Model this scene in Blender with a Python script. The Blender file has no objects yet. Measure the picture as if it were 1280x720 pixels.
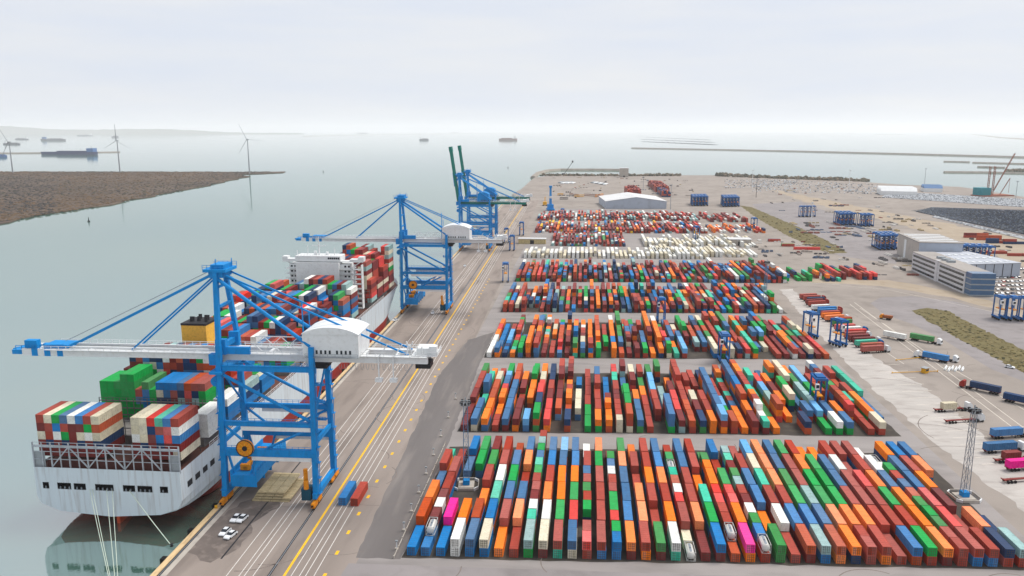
import bpy, math, random
from math import radians as R, sin, cos, pi, sqrt
from mathutils import Vector, Matrix
random.seed(7)
scene = bpy.context.scene
col = scene.collection

# ------------------------------------------------------------------ camera
F, TH, YAW, H = 990.0, R(11.25), R(5.26), 115.0
cam = bpy.data.cameras.new('camera'); camo = bpy.data.objects.new('camera', cam); col.objects.link(camo)
camo.location = (0, 0, H); camo.rotation_euler = (R(90) - TH, 0, YAW)
cam.sensor_width = 36; cam.lens = F / 1280 * 36; cam.clip_start = 1; cam.clip_end = 200000
scene.camera = camo

# ------------------------------------------------------------------ sky, sun, exposure
SUN_EL, SUN_AZ = R(60), R(60)          # soft high sun ahead of the camera and to its right (azimuth from +Y towards +X)
world = bpy.data.worlds.new('World'); scene.world = world; world.use_nodes = True
nt = world.node_tree; nt.nodes.clear()
def N(t, **k):
    n = nt.nodes.new(t)
    for a, b in k.items(): setattr(n, a, b)
    return n
wo = N('ShaderNodeOutputWorld'); bg = N('ShaderNodeBackground'); bg.inputs[1].default_value = 0.088
sky = N('ShaderNodeTexSky', sky_type='NISHITA', sun_disc=False, sun_elevation=SUN_EL, sun_rotation=SUN_AZ, air_density=1.0, dust_density=3.0, ozone_density=1.0)
tc = N('ShaderNodeTexCoord'); mp = N('ShaderNodeMapping'); mp.inputs['Scale'].default_value = (2.0, 2.0, 16.0)
nz = N('ShaderNodeTexNoise'); nz.inputs['Scale'].default_value = 1.6; nz.inputs['Detail'].default_value = 5; nz.inputs['Roughness'].default_value = 0.55
rp = N('ShaderNodeValToRGB')
rp.color_ramp.elements[0].position = 0.2; rp.color_ramp.elements[0].color = (6.9, 7.6, 9.0, 1)
rp.color_ramp.elements[1].position = 0.8; rp.color_ramp.elements[1].color = (8.5, 8.6, 8.8, 1)
mx = N('ShaderNodeMixRGB'); mx.inputs[0].default_value = 0.90
nt.links.new(tc.outputs['Generated'], mp.inputs[0]); nt.links.new(mp.outputs[0], nz.inputs['Vector']); nt.links.new(nz.outputs[0], rp.inputs[0])
nt.links.new(sky.outputs[0], mx.inputs[1]); nt.links.new(rp.outputs[0], mx.inputs[2]); nt.links.new(mx.outputs[0], bg.inputs[0]); nt.links.new(bg.outputs[0], wo.inputs[0])
sl = bpy.data.lights.new('sun', 'SUN'); sl.energy = 2.7; sl.angle = R(25); sl.color = (1, 0.95, 0.88)
so = bpy.data.objects.new('sun', sl); col.objects.link(so); so.location = (200, 200, 400)
sdir = Vector((sin(SUN_AZ) * cos(SUN_EL), cos(SUN_AZ) * cos(SUN_EL), sin(SUN_EL)))
so.rotation_euler = sdir.to_track_quat('Z', 'Y').to_euler()
vs = scene.view_settings; vs.view_transform = 'Standard'; vs.look = 'None'; vs.exposure = 0.25; vs.gamma = 1.0; vs.use_curve_mapping = False
scene.cycles.max_bounces = 8; scene.cycles.diffuse_bounces = 2; scene.cycles.glossy_bounces = 3; scene.cycles.volume_bounces = 3

# ------------------------------------------------------------------ a photo pixel on a plane of known height gives a place
ct, st, cy, sy = cos(TH), sin(TH), cos(YAW), sin(YAW)
def ray(u, v):
    a = (u - 640) / F; b = (v - 360) / F; f = ct - b * st
    return a * cy - f * sy, a * sy + f * cy, -b * ct - st
def G(u, v, z=0.0):
    dx, dy, dz = ray(u, v); t = (z - H) / dz
    return (dx * t, dy * t)
TILT = 0.018
def Q(d, s, z=0.0):                     # quay frame: d = offset across the quay at s = 184, s = distance along it
    return (d - TILT * (s - 184), s, z)

# ------------------------------------------------------------------ materials
def lin(c): return tuple(((x / 255) / 12.92 if x / 255 <= 0.04045 else ((x / 255 + 0.055) / 1.055) ** 2.4) for x in c) + (1.0,)
MATS = {}
def mat(name, rgb, rough=0.6, ns=0.6, amt=0.25, dirt=(70, 62, 55), damt=0.25, rnd=0.0, metal=0.0, stretch=(1, 1, 1), bump=0.0, attr=None, streak=False):
    if name in MATS: return MATS[name]
    m = bpy.data.materials.new(name); m.use_nodes = True; t = m.node_tree; b = t.nodes['Principled BSDF']
    L = t.links.new
    def n(k): return t.nodes.new(k)
    co = n('ShaderNodeTexCoord'); ma = n('ShaderNodeMapping'); ma.inputs['Scale'].default_value = stretch; L(co.outputs['Object'], ma.inputs[0])
    vec = ma.outputs[0]
    oi = n('ShaderNodeObjectInfo')
    if rnd:
        va = n('ShaderNodeVectorMath'); va.operation = 'ADD'; sc = n('ShaderNodeVectorMath'); sc.operation = 'SCALE'; sc.inputs[0].default_value = (91, 57, 33)
        L(oi.outputs['Random'], sc.inputs['Scale']); L(vec, va.inputs[0]); L(sc.outputs[0], va.inputs[1]); vec = va.outputs[0]
    n1 = n('ShaderNodeTexNoise'); n1.inputs['Scale'].default_value = ns; n1.inputs['Detail'].default_value = 6; n1.inputs['Roughness'].default_value = 0.6; L(vec, n1.inputs['Vector'])
    n2 = n('ShaderNodeTexNoise'); n2.inputs['Scale'].default_value = ns * 4.3; n2.inputs['Detail'].default_value = 4; L(vec, n2.inputs['Vector'])
    base = None
    if attr:
        at = n('ShaderNodeVertexColor'); at.layer_name = attr; base = at.outputs[0]
    else:
        rg = n('ShaderNodeRGB'); rg.outputs[0].default_value = lin(rgb); base = rg.outputs[0]
    hs = n('ShaderNodeHueSaturation'); L(base, hs.inputs['Color'])
    mr = n('ShaderNodeMapRange'); mr.inputs[1].default_value = 0.25; mr.inputs[2].default_value = 0.75; mr.inputs[3].default_value = 1 - amt; mr.inputs[4].default_value = 1 + amt; L(n1.outputs[0], mr.inputs[0])
    if rnd:
        m2 = n('ShaderNodeMapRange'); m2.inputs[3].default_value = 1 - rnd; m2.inputs[4].default_value = 1 + rnd; L(oi.outputs['Random'], m2.inputs[0])
        mu = n('ShaderNodeMath'); mu.operation = 'MULTIPLY'; L(mr.outputs[0], mu.inputs[0]); L(m2.outputs[0], mu.inputs[1]); L(mu.outputs[0], hs.inputs['Value'])
        wn = n('ShaderNodeTexWhiteNoise'); wn.noise_dimensions = '1D'; L(oi.outputs['Random'], wn.inputs['W'])
        m3 = n('ShaderNodeMapRange'); m3.inputs[3].default_value = 0.85; m3.inputs[4].default_value = 1.08; L(wn.outputs[0], m3.inputs[0]); L(m3.outputs[0], hs.inputs['Saturation'])
    else: L(mr.outputs[0], hs.inputs['Value'])
    mix = n('ShaderNodeMixRGB'); mix.inputs[2].default_value = lin(dirt); L(hs.outputs[0], mix.inputs[1])
    dr = n('ShaderNodeMapRange'); dr.inputs[1].default_value = 0.5; dr.inputs[2].default_value = 0.8; dr.inputs[3].default_value = 0; dr.inputs[4].default_value = damt; L(n2.outputs[0], dr.inputs[0]); L(dr.outputs[0], mix.inputs[0])
    L(mix.outputs[0], b.inputs['Base Color']); b.inputs['Roughness'].default_value = rough; b.inputs['Specular IOR Level'].default_value = 0.5 if rough < 0.4 else 0.22; b.inputs['Metallic'].default_value = metal
    if bump:
        bp = n('ShaderNodeBump'); bp.inputs['Strength'].default_value = bump; bp.inputs['Distance'].default_value = 0.1; L(n2.outputs[0], bp.inputs['Height']); L(bp.outputs[0], b.inputs['Normal'])
    MATS[name] = m; return m

PAL = dict(R=((166, 64, 48), 'brick red'), N=((182, 78, 40), 'burnt orange'), O=((240, 122, 24), 'orange'), B=((62, 110, 154), 'slate blue'), U=((0, 114, 178), 'royal blue'),
           D=((22, 56, 96), 'navy blue'), G=((0, 156, 68), 'bright green'), E=((58, 138, 70), 'dull green'), T=((60, 184, 152), 'teal'), W=((226, 226, 220), 'white'),
           C=((212, 202, 176), 'cream'), M=((120, 42, 40), 'maroon'), P=((238, 34, 144), 'pink'), S=((214, 70, 64), 'coral red'), A=((146, 178, 176), 'pale aqua'), L=((104, 170, 218), 'light blue'), Y=((232, 184, 36), 'yellow'))
def cmat(k): return mat('container_' + PAL[k][1].replace(' ', '_'), PAL[k][0], 0.62, 0.5, 0.16, (88, 62, 48), 0.4, rnd=0.12)
blue = mat('crane_blue_paint', (0, 132, 202), 0.6, 0.3, 0.12, (40, 76, 104), 0.35, stretch=(1, 1, 0.35))
dblue = mat('carrier_blue_paint', (0, 92, 158), 0.6, 0.4, 0.12, (30, 40, 55), 0.3, rnd=0.08)
white = mat('white_paint', (222, 224, 224), 0.5, 0.2, 0.06, (150, 140, 125), 0.25)
greyp = mat('grey_paint', (150, 156, 160), 0.55, 0.3, 0.1)
dark = mat('dark_steel', (38, 38, 42), 0.6, 0.8, 0.2)
black = mat('black_rubber', (22, 22, 24), 0.8, 1, 0.1)
yellow = mat('yellow_paint', (222, 164, 30), 0.5, 0.5, 0.15, (90, 60, 30), 0.4)
amber = mat('amber_paint', (226, 140, 20), 0.5, 0.6, 0.2, (80, 50, 30), 0.5)
glass = mat('dark_glass', (28, 36, 44), 0.12, 0.3, 0.1, damt=0.0)
green = mat('crane_green_paint', (0, 118, 104), 0.5, 0.2, 0.1)
steel = mat('galvanised_steel', (142, 150, 158), 0.45, 0.6, 0.15, metal=0.4)
wood = mat('sawn_timber', (196, 178, 140), 0.8, 0.8, 0.2, (110, 92, 66), 0.5)
redp = mat('antifouling_red', (150, 44, 34), 0.6, 0.15, 0.12, (70, 40, 36), 0.4)
hullm = mat('hull_grey_paint', (200, 210, 216), 0.55, 0.22, 0.06, (138, 120, 106), 0.5, stretch=(1, 1, 0.08))
conc = mat('concrete', (176, 168, 158), 0.9, 0.1, 0.15, (110, 104, 98), 0.5)
rope = mat('mooring_rope', (196, 206, 190), 0.9, 1, 0.1)

# ------------------------------------------------------------------ mesh building
class MB:
    def __init__(s): s.v = []; s.f = []; s.m = []; s.c = []; s.T = None
    def add(s, vs, fs, m=0, c=None):
        o = len(s.v)
        if s.T: vs = [tuple(s.T @ Vector(p)) for p in vs]
        s.v += vs
        for f in fs: s.f.append(tuple(i + o for i in f)); s.m.append(m)
        if c is not None: s.c += [c] * len(vs)
        return s
    BF = [(0, 3, 2, 1), (4, 5, 6, 7), (0, 1, 5, 4), (1, 2, 6, 5), (2, 3, 7, 6), (3, 0, 4, 7)]
    def box(s, x0, x1, y0, y1, z0, z1, m=0, c=None):
        return s.add([(x0, y0, z0), (x1, y0, z0), (x1, y1, z0), (x0, y1, z0), (x0, y0, z1), (x1, y0, z1), (x1, y1, z1), (x0, y1, z1)], s.BF, m, c)
    def beam(s, p, q, w, h=None, m=0, w2=None, h2=None):
        h = h or w; w2 = w2 or w; h2 = h2 or h
        p = Vector(p); q = Vector(q); d = (q - p).normalized()
        up = Vector((0, 0, 1)) if abs(d.z) < 0.95 else Vector((0, 1, 0))
        a = d.cross(up).normalized(); b = a.cross(d).normalized()
        vs = []
        for c, ww, hh in ((p, w, h), (q, w2, h2)):
            for i, j in ((-1, -1), (1, -1), (1, 1), (-1, 1)): vs.append(tuple(c + a * i * ww / 2 + b * j * hh / 2))
        return s.add(vs, [(0, 3, 2, 1), (4, 5, 6, 7), (0, 1, 5, 4), (1, 2, 6, 5), (2, 3, 7, 6), (3, 0, 4, 7)], m)
    def tube(s, p, q, r, n=8, r2=None, m=0, cap=True):
        r2 = r if r2 is None else r2
        p = Vector(p); q = Vector(q); d = (q - p).normalized()
        up = Vector((0, 0, 1)) if abs(d.z) < 0.95 else Vector((0, 1, 0))
        a = d.cross(up).normalized(); b = a.cross(d).normalized()
        vs = [tuple(c + (a * cos(2 * pi * i / n) + b * sin(2 * pi * i / n)) * rr) for c, rr in ((p, r), (q, r2)) for i in range(n)]
        fs = [(i, (i + 1) % n, n + (i + 1) % n, n + i) for i in range(n)]
        if cap: fs += [tuple(range(n - 1, -1, -1)), tuple(range(n, 2 * n))]
        return s.add(vs, fs, m)
    def prism(s, pts, z0, z1, m=0, mtop=None, bottom=True):
        n = len(pts)
        A = sum(pts[i][0] * pts[(i + 1) % n][1] - pts[(i + 1) % n][0] * pts[i][1] for i in range(n))
        if A < 0: pts = pts[::-1]
        vs = [(x, y, z0) for x, y in pts] + [(x, y, z1) for x, y in pts]
        s.add(vs, [(i, (i + 1) % n, n + (i + 1) % n, n + i) for i in range(n)] + ([tuple(range(n - 1, -1, -1))] if bottom else []), m)
        o = len(s.v) - 2 * n; s.f.append(tuple(range(o + n, o + 2 * n))); s.m.append(m if mtop is None else mtop); return s
    def loft(s, rings, m=0, closed=True, caps=True, mrow=None):
        n = len(rings[0]); vs = [p for r in rings for p in r]; o = len(s.v); s.v += [tuple(p) for p in vs]
        for k in range(len(rings) - 1):
            for i in range(n if closed else n - 1):
                j = (i + 1) % n
                s.f.append((o + k * n + i, o + k * n + j, o + (k + 1) * n + j, o + (k + 1) * n + i)); s.m.append(mrow[i] if mrow else m)
        if caps and closed:
            s.f.append(tuple(o + i for i in range(n - 1, -1, -1))); s.m.append(m)
            s.f.append(tuple(o + (len(rings) - 1) * n + i for i in range(n))); s.m.append(m)
        return s
    def mesh(s, name, mats, smooth=False):
        me = bpy.data.meshes.new(name); me.from_pydata(s.v, [], s.f)
        for m in (mats if isinstance(mats, (list, tuple)) else [mats]): me.materials.append(m)
        me.polygons.foreach_set('material_index', s.m)
        if s.c:
            a = me.color_attributes.new('Col', 'FLOAT_COLOR', 'POINT')
            a.data.foreach_set('color', [x for c in s.c for x in c])
        if smooth: me.polygons.foreach_set('use_smooth', [True] * len(s.f))
        me.update(); return me
def tag(o, label=None, category=None, group=None, kind=None):
    for k, v in (("label", label), ("category", category), ('group', group), ('kind', kind)):
        if v: o[k] = v
    return o
def obj(name, me, mats=None, parent=None, loc=None, rz=0.0, smooth=False, **t):
    if isinstance(me, MB): me = me.mesh(name, mats, smooth)
    o = bpy.data.objects.new(name, me); col.objects.link(o)
    if parent: o.parent = parent
    if loc: o.location = loc
    if rz: o.rotation_euler[2] = rz
    return tag(o, **t)
def empty(name, loc=(0, 0, 0), rz=0.0, **t):
    o = bpy.data.objects.new(name, None); col.objects.link(o); o.location = loc; o.rotation_euler[2] = rz; o.empty_display_size = 0.5
    return tag(o, **t)
KIDS = {}
def copy_tree(o, parent=None):
    c = o.copy(); col.objects.link(c)
    if parent: c.parent = parent
    for ch in o.children: copy_tree(ch, c)
    return c
def place(o, loc, rz, **t):
    o.location = loc; o.rotation_euler[2] = rz; return tag(o, **t)
ORD = 'zeroth first second third fourth fifth sixth seventh eighth ninth tenth eleventh twelfth thirteenth fourteenth fifteenth sixteenth seventeenth eighteenth nineteenth twentieth'.split()
def od(n):
    if n <= 20: return ORD[n]
    return {20: 'twenty-', 30: 'thirty-', 40: 'forty-'}[n // 10 * 10] + ORD[n % 10] if n % 10 else {30: 'thirtieth', 40: 'fortieth'}[n]

# ------------------------------------------------------------------ water
wm = bpy.data.materials.new('harbour_water'); wm.use_nodes = True; t = wm.node_tree; b = t.nodes['Principled BSDF']
b.inputs['Base Color'].default_value = (0.07, 0.155, 0.125, 1); b.inputs['Roughness'].default_value = 0.06; b.inputs['IOR'].default_value = 5.6
co = t.nodes.new('ShaderNodeTexCoord'); n1 = t.nodes.new('ShaderNodeTexNoise'); n1.inputs['Scale'].default_value = 0.22; n1.inputs['Detail'].default_value = 4
bp = t.nodes.new('ShaderNodeBump'); bp.inputs['Strength'].default_value = 0.07; bp.inputs['Distance'].default_value = 0.5
t.links.new(co.outputs['Object'], n1.inputs['Vector']); t.links.new(n1.outputs[0], bp.inputs['Height']); t.links.new(bp.outputs[0], b.inputs['Normal'])
WZ = -3.0
m = MB(); SR = 60000
m.add([(0, 0, WZ)] + [(SR * cos(2 * pi * i / 96), SR * sin(2 * pi * i / 96), WZ) for i in range(96)], [(0, i + 1, (i + 1) % 96 + 1) for i in range(96)])
obj('sea', m, wm, kind='structure', label='calm grey green harbour water reaching the horizon', category='water')

# ------------------------------------------------------------------ terminal ground
def ground_mat(name, c, ns, amt, dirt, damt, stretch=(1, 1, 1), rough=0.92): return mat(name, c, rough, ns, amt, dirt, damt, stretch=stretch)
m_land = ground_mat('weathered_hardstanding', (146, 137, 129), 0.015, 0.18, (112, 104, 98), 0.75)
m_apron = ground_mat('quay_concrete', (142, 131, 123), 0.035, 0.2, (92, 83, 78), 0.75, stretch=(1, 0.16, 1))
m_yard = ground_mat('yard_asphalt', (146, 140, 137), 0.03, 0.16, (104, 99, 97), 0.6, stretch=(0.3, 1, 1))
m_dark = ground_mat('dark_asphalt', (108, 103, 101), 0.05, 0.22, (142, 134, 128), 0.8, stretch=(1, 0.12, 1))
m_pale = ground_mat('pale_concrete', (176, 170, 164), 0.07, 0.18, (150, 142, 136), 1.0, stretch=(0.4, 1, 1))
m_road = ground_mat('road_asphalt', (138, 132, 131), 0.03, 0.16, (108, 102, 100), 0.6)
m_tan = ground_mat('sandy_ground', (160, 146, 128), 0.03, 0.14, (140, 122, 96), 0.6)
m_grass = mat('dry_grass', (106, 97, 64), 0.95, 0.12, 0.3, (74, 66, 40), 0.6)
quayL = [Q(-112, s)[:2] for s in (60, 300, 700, 1150, 1345)]
far = [G(648, 246), G(640, 243), G(652, 236), G(662, 227), G(668, 222), G(690, 219), G(760, 218.5), G(830, 219), G(900, 219), G(960, 221), G(1060, 226), G(1130, 231), G(1200, 233.5), G(1255, 242), G(1290, 248), G(1400, 262)]
land = quayL + far + [(1100, 900), (900, 400), (600, 60)]
obj('ground', MB().prism(land, -8, 0, 0), m_land, kind='structure', label='wide flat pale hardstanding of the container terminal', category='ground')
def ragged(pts, amp, step):
    out = []
    for i in range(len(pts)):
        a, b_ = Vector(pts[i]), Vector(pts[(i + 1) % len(pts)]); n = max(1, int((b_ - a).length / step)); nrm = Vector((-(b_ - a).y, (b_ - a).x)).normalized()
        for k in range(n): out.append(tuple(a.lerp(b_, k / n) + nrm * random.uniform(-amp, amp)))
    return out
def sheet(name, pts, z, mtl, label, cat='pavement', rag=0.0, step=5.0):
    if rag: pts = ragged(pts, rag, step)
    n = len(pts); A = sum(pts[i][0] * pts[(i + 1) % n][1] - pts[(i + 1) % n][0] * pts[i][1] for i in range(n))
    if A < 0: pts = pts[::-1]
    return obj(name, MB().add([(x, y, z) for x, y in pts], [tuple(range(n))]), mtl, kind='structure', label=label, category=cat)
sheet('quay_apron', [Q(-109.4, 62)[:2], Q(-109.4, 1330)[:2], Q(-56, 1330)[:2], Q(-56, 62)[:2]], 0.004, m_apron, 'brownish grey concrete apron along the quay edge')
sheet('yard_pavement', [(-60, 186), (-60, 1190), (128, 1190), (128, 190)], 0.008, m_yard, 'grey yard pavement beneath the container stacks')
m_stack = ground_mat('shaded_stack_asphalt', (68, 63, 58), 0.05, 0.25, (104, 96, 82), 0.5)  # dark asphalt, its tone deepened to paint in the shade between the stacks
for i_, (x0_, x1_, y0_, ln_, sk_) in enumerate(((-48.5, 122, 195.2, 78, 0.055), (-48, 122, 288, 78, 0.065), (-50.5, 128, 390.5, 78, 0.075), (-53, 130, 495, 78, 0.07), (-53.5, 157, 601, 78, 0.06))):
    sheet('stack_pavement', [(x0_, y0_), (x1_, y0_ + sk_ * (x1_ - x0_)), (x1_, y0_ + sk_ * (x1_ - x0_) + ln_), (x0_, y0_ + ln_)], 0.0075 + 0.004, m_stack, f'dark asphalt with gap shade painted in beneath the {od(i_ + 1)} container block from the road', rag=0.5)
sheet('front_road', [(-66, 120), (-62, 191), (128, 197), (200, 197), (200, 120)], 0.010, m_road, 'plain grey road along the front of the stacks', 'road')
sheet('asphalt_strip', [G(445, 697), G(502, 699), G(600, 455), G(618, 415), G(585, 425), G(548, 470)], 0.013, m_dark, 'dark asphalt strip beside the stacks', rag=0.35, step=3)
sheet('concrete_strip', [G(974, 362), G(990, 361), G(1040, 408), G(1098, 450), G(1150, 480), G(1200, 520), G(1285, 592), G(1285, 642), G(1215, 590), G(1150, 538), G(1085, 480), G(1030, 424)], 0.012, m_pale, 'bleached pale concrete strip with scuff marks', rag=1.0, step=3.5)
sheet('ring_road', [G(1088, 379), G(1100, 372), G(1140, 370), G(1195, 377), G(1240, 390), G(1290, 407), G(1290, 480), G(1240, 462), G(1180, 425), G(1140, 405), G(1105, 393)], 0.012, m_road, 'curving asphalt road round the grass island', 'road')
sheet('verge', [G(1000, 352), G(1100, 357), G(1190, 372), G(1290, 400), G(1290, 392), G(1200, 366), G(1110, 350), G(1010, 348)], 0.010, m_tan, 'sandy verge along the curving road', rag=2, step=8)
sheet('sand_lot', [G(960, 236), G(1290, 300), G(1290, 340), G(1230, 310), G(1120, 280), G(1000, 250)], 0.006, m_tan, 'bare sandy lot beside the car fields', rag=6, step=20)
sheet('apron_lot', [G(1000, 252), G(1130, 300), G(1120, 330), G(1050, 320), G(960, 275), G(940, 255)], 0.010, m_road, 'asphalt lot where carriers park')
sheet('dark_car_field', [G(1138, 263), G(1170, 259), G(1290, 262), G(1290, 298), G(1255, 290)], 0.014, m_dark, 'dark asphalt car field')
for pts, lb in (([G(1138, 388), G(1160, 384.5), G(1185, 389), G(1230, 413), G(1290, 443), G(1290, 471), G(1228, 440), G(1183, 415)], 'long dry grass island inside the curving road'),
                ([G(925, 257), G(940, 259), G(1005, 287), G(1048, 308), G(1060, 316), G(1035, 317), G(985, 295), G(945, 272)], 'narrow strip of dry grass beside the carrier lot')):
    o = sheet('grass_verge', pts, 0.03, m_grass, lb, 'grass', rag=1.3, step=4); o['kind'] = 'stuff'

# coping, rails and painted lines follow the quay
m_cope = mat('coping_concrete', (206, 178, 136), 0.9, 0.25, 0.18, (120, 92, 62), 0.6, stretch=(1, 0.3, 1))
def along(name, d0, d1, s0, s1, z0, z1, mtl, label, cat, n=8, kind='structure'):
    mb = MB(); pts = [Q(d0, s0)[:2], Q(d1, s0)[:2], Q(d1, s1)[:2], Q(d0, s1)[:2]]
    mb.prism(pts, z0, z1); return obj(name, mb, mtl, kind=kind, label=label, category=cat)
along('quay_coping', -112.2, -110.6, 60, 1345, -1.6, 0.30, m_cope, 'ochre stained coping kerb along the quay edge', 'kerb')
along("service_trench", -110.55, -109.75, 60, 1330, 0.0, 0.016, dark, 'dark service trench behind the quay coping', 'trench')
along('coping_walk', -109.7, -108.1, 60, 1330, -0.5, 0.05, conc, 'pale concrete strip behind the quay coping', 'kerb')
along('cable_trench', -97.6, -97.1, 190, 262, 0.0, 0.014, dark, 'dark open cable slot in the apron', 'trench')
for d in (-110.15, -81.2):
    along('crane_rail', d - 0.09, d + 0.09, 60, 1330, 0.0, 0.05, steel, 'steel crane rail on the water side' if d < -100 else 'steel crane rail on the land side', 'rail')
    for k in (-1, 1): along('rail_groove', d + k * 0.26 - 0.12, d + k * 0.26 + 0.12, 60, 1330, 0.0, 0.012, dark, 'dark groove beside the water side rail' if d < -100 else 'dark groove beside the land side rail', 'groove')
m_wl = mat('worn_white_marking', (220, 216, 210), 0.8, 0.5, 0.1, (160, 146, 136), 0.85)
m_yl = mat('worn_yellow_marking', (232, 182, 40), 0.8, 0.3, 0.1, (176, 140, 80), 0.5)
along('lane_line', -77.5, -76.8, 60, 1300, 0.0, 0.018, m_yl, 'solid yellow line beside the land side crane rail', 'marking')
for i, d in enumerate((-92.3, -89.0, -87.6, -85.3, -75.3, -73.1, -71.5, -69.3)):
    along('lane_line', d - 0.09, d + 0.09, 60, 1300, 0.0, 0.017, m_wl, f'thin white traffic lane line, {od(i + 1)} one in from the water', 'marking')
mb = MB(); s = 150
while s < 620:
    c = Q(-66.6, s); mb.add([(c[0] - 0.45, c[1] - 1.1, 0.016), (c[0] + 0.45, c[1] - 1.1, 0.016), (c[0] + 0.45, c[1] + 1.1, 0.016), (c[0] - 0.45, c[1] + 1.1, 0.016)], [(0, 1, 2, 3)]); s += 11.5
obj('dashed_line', mb, m_yl, kind='structure', label='yellow dashed line along the apron edge', category='marking')

# ------------------------------------------------------------------ shipping containers
CW, CH = 2.44, 2.6
def container_mesh(L):
    mb = MB(); hw, hl = CW / 2, L / 2; nw = int(L / 0.95)
    prof = []
    y0, y1 = -hl + 0.16, hl - 0.16; st_ = (y1 - y0) / nw
    for i in range(nw):
        a = y0 + i * st_
        prof += [(hw - 0.02, a), (hw - 0.02, a + st_ * 0.4), (hw - 0.09, a + st_ * 0.5), (hw - 0.09, a + st_ * 0.9)]
    prof.append((hw - 0.02, y1))
    for sgn in (1, -1):
        vs = [(x * sgn, y, z) for x, y in prof for z in (0.14, CH - 0.1)]
        fs = [(2 * i, 2 * i + 2, 2 * i + 3, 2 * i + 1) if sgn > 0 else (2 * i, 2 * i + 1, 2 * i + 3, 2 * i + 2) for i in range(len(prof) - 1)]
        mb.add(vs, fs)
        mb.box(sgn * hw - (0.1 if sgn > 0 else 0), sgn * hw + (0 if sgn > 0 else 0.1), -hl + 0.18, hl - 0.18, CH - 0.12, CH - 0.01)      # top rails
        mb.box(sgn * hw - (0.1 if sgn > 0 else 0), sgn * hw + (0 if sgn > 0 else 0.1), -hl + 0.18, hl - 0.18, 0.0, 0.16)                 # bottom rails
        for e in (-1, 1):                                                                                                              # corner posts
            mb.box(min(sgn * hw, sgn * (hw - 0.18)), max(sgn * hw, sgn * (hw - 0.18)), min(e * hl, e * (hl - 0.18)), max(e * hl, e * (hl - 0.18)), 0, CH)
    zr = CH - 0.03
    ny = int(L / 1.1); st_ = (L - 0.3) / ny; ry = []
    for i in range(ny):
        a = -hl + 0.15 + i * st_; ry += [(a, zr), (a + st_ * 0.42, zr), (a + st_ * 0.5, zr - 0.045), (a + st_ * 0.92, zr - 0.045)]
    ry.append((hl - 0.15, zr))
    mb.add([(x, y, z) for y, z in ry for x in (-hw + 0.1, hw - 0.1)], [(2 * i, 2 * i + 1, 2 * i + 3, 2 * i + 2) for i in range(len(ry) - 1)])
    for e in (-1, 1):
        mb.box(-hw + 0.18, hw - 0.18, min(e * hl, e * (hl - 0.16)), max(e * hl, e * (hl - 0.16)), CH - 0.16, CH - 0.01)
        mb.box(-hw + 0.18, hw - 0.18, min(e * hl, e * (hl - 0.16)), max(e * hl, e * (hl - 0.16)), 0, 0.16)
        mb.box(-hw + 0.18, hw - 0.18, min(e * (hl - 0.05), e * (hl - 0.1)), max(e * (hl - 0.05), e * (hl - 0.1)), 0.16, CH - 0.16)
    return mb
def door_mesh():
    mb = MB(); mb.box(-0.5, 0.5, -0.03, 0.03, 0, 2.24)
    for x in (-0.24, 0.24): mb.tube((x, -0.06, -0.05), (x, -0.06, 2.3), 0.045, 5, m=1)
    for z in (0.5, 1.2, 1.8): mb.box(-0.46, 0.46, -0.05, -0.03, z, z + 0.09, m=1)
    return mb
CMESH = {}
def cmesh(k, L):
    if (k, L) not in CMESH:
        CMESH[k, L] = container_mesh(L).mesh('container_body', cmat(k)); 
    return CMESH[k, L]
def dmesh(k):
    if ('d', k) not in CMESH: CMESH['d', k] = door_mesh().mesh('container_door', [cmat(k), mat('door_rod', (78, 68, 62), 0.7)])
    return CMESH['d', k]
L40, L20 = 12.19, 6.06
def container(k, L, x, y, z, label, group, rz=0.0, doors=False, name='shipping_container'):
    o = obj(name, cmesh(k, L), loc=(x, y, z), rz=rz, label=label, category='container', group=group)
    if doors:
        for sx in (-0.515, 0.515): obj('door', dmesh(k), parent=o, loc=(sx, -L / 2 + 0.02, 0.18))
    return o
# plain mass of containers too many or too hidden to pick out
def mass_box(mb, x, y, z, L, k, rz=0.0):
    c = PAL[k][0]; f = random.uniform(0.86, 1.1); cc = tuple(min(1, q * f) for q in lin(c)[:3]) + (1,)
    hw, hl = CW / 2, L / 2
    w, l = hw - 0.09, hl - 0.12
    if rz:
        ca, sa = cos(rz), sin(rz); tr = lambda px, py: (x + px * ca - py * sa, y + px * sa + py * ca)
    else: tr = lambda px, py: (x + px, y + py)
    vs = []
    for px, py, pz in ((-hw, -hl, 0), (hw, -hl, 0), (hw, hl, 0), (-hw, hl, 0), (-hw, -hl, CH), (hw, -hl, CH), (hw, hl, CH), (-hw, hl, CH), (-w, -l, CH - 0.05), (w, -l, CH - 0.05), (w, l, CH - 0.05), (-w, l, CH - 0.05)):
        q = tr(px, py); vs.append((q[0], q[1], z + pz))
    mb.add(vs, [(0, 1, 5, 4), (1, 2, 6, 5), (2, 3, 7, 6), (3, 0, 4, 7), (4, 5, 9, 8), (5, 6, 10, 9), (6, 7, 11, 10), (7, 4, 8, 11), (8, 9, 10, 11)], 0, cc)
m_mass = mat('painted_container_steel', (255, 255, 255), 0.58, 0.3, 0.10, (88, 66, 54), 0.35, attr='Col')
MIX = 'RRRRRRRRRRNNNNOOOOOOOBBBBBUUDDGGGEETTWCCMMMMSSAL'
MIX2 = 'RRRRRRRRRNNNOOOBBBBUUDDDDGGETWCMMMMMMMSSA'
mass = MB()

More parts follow.
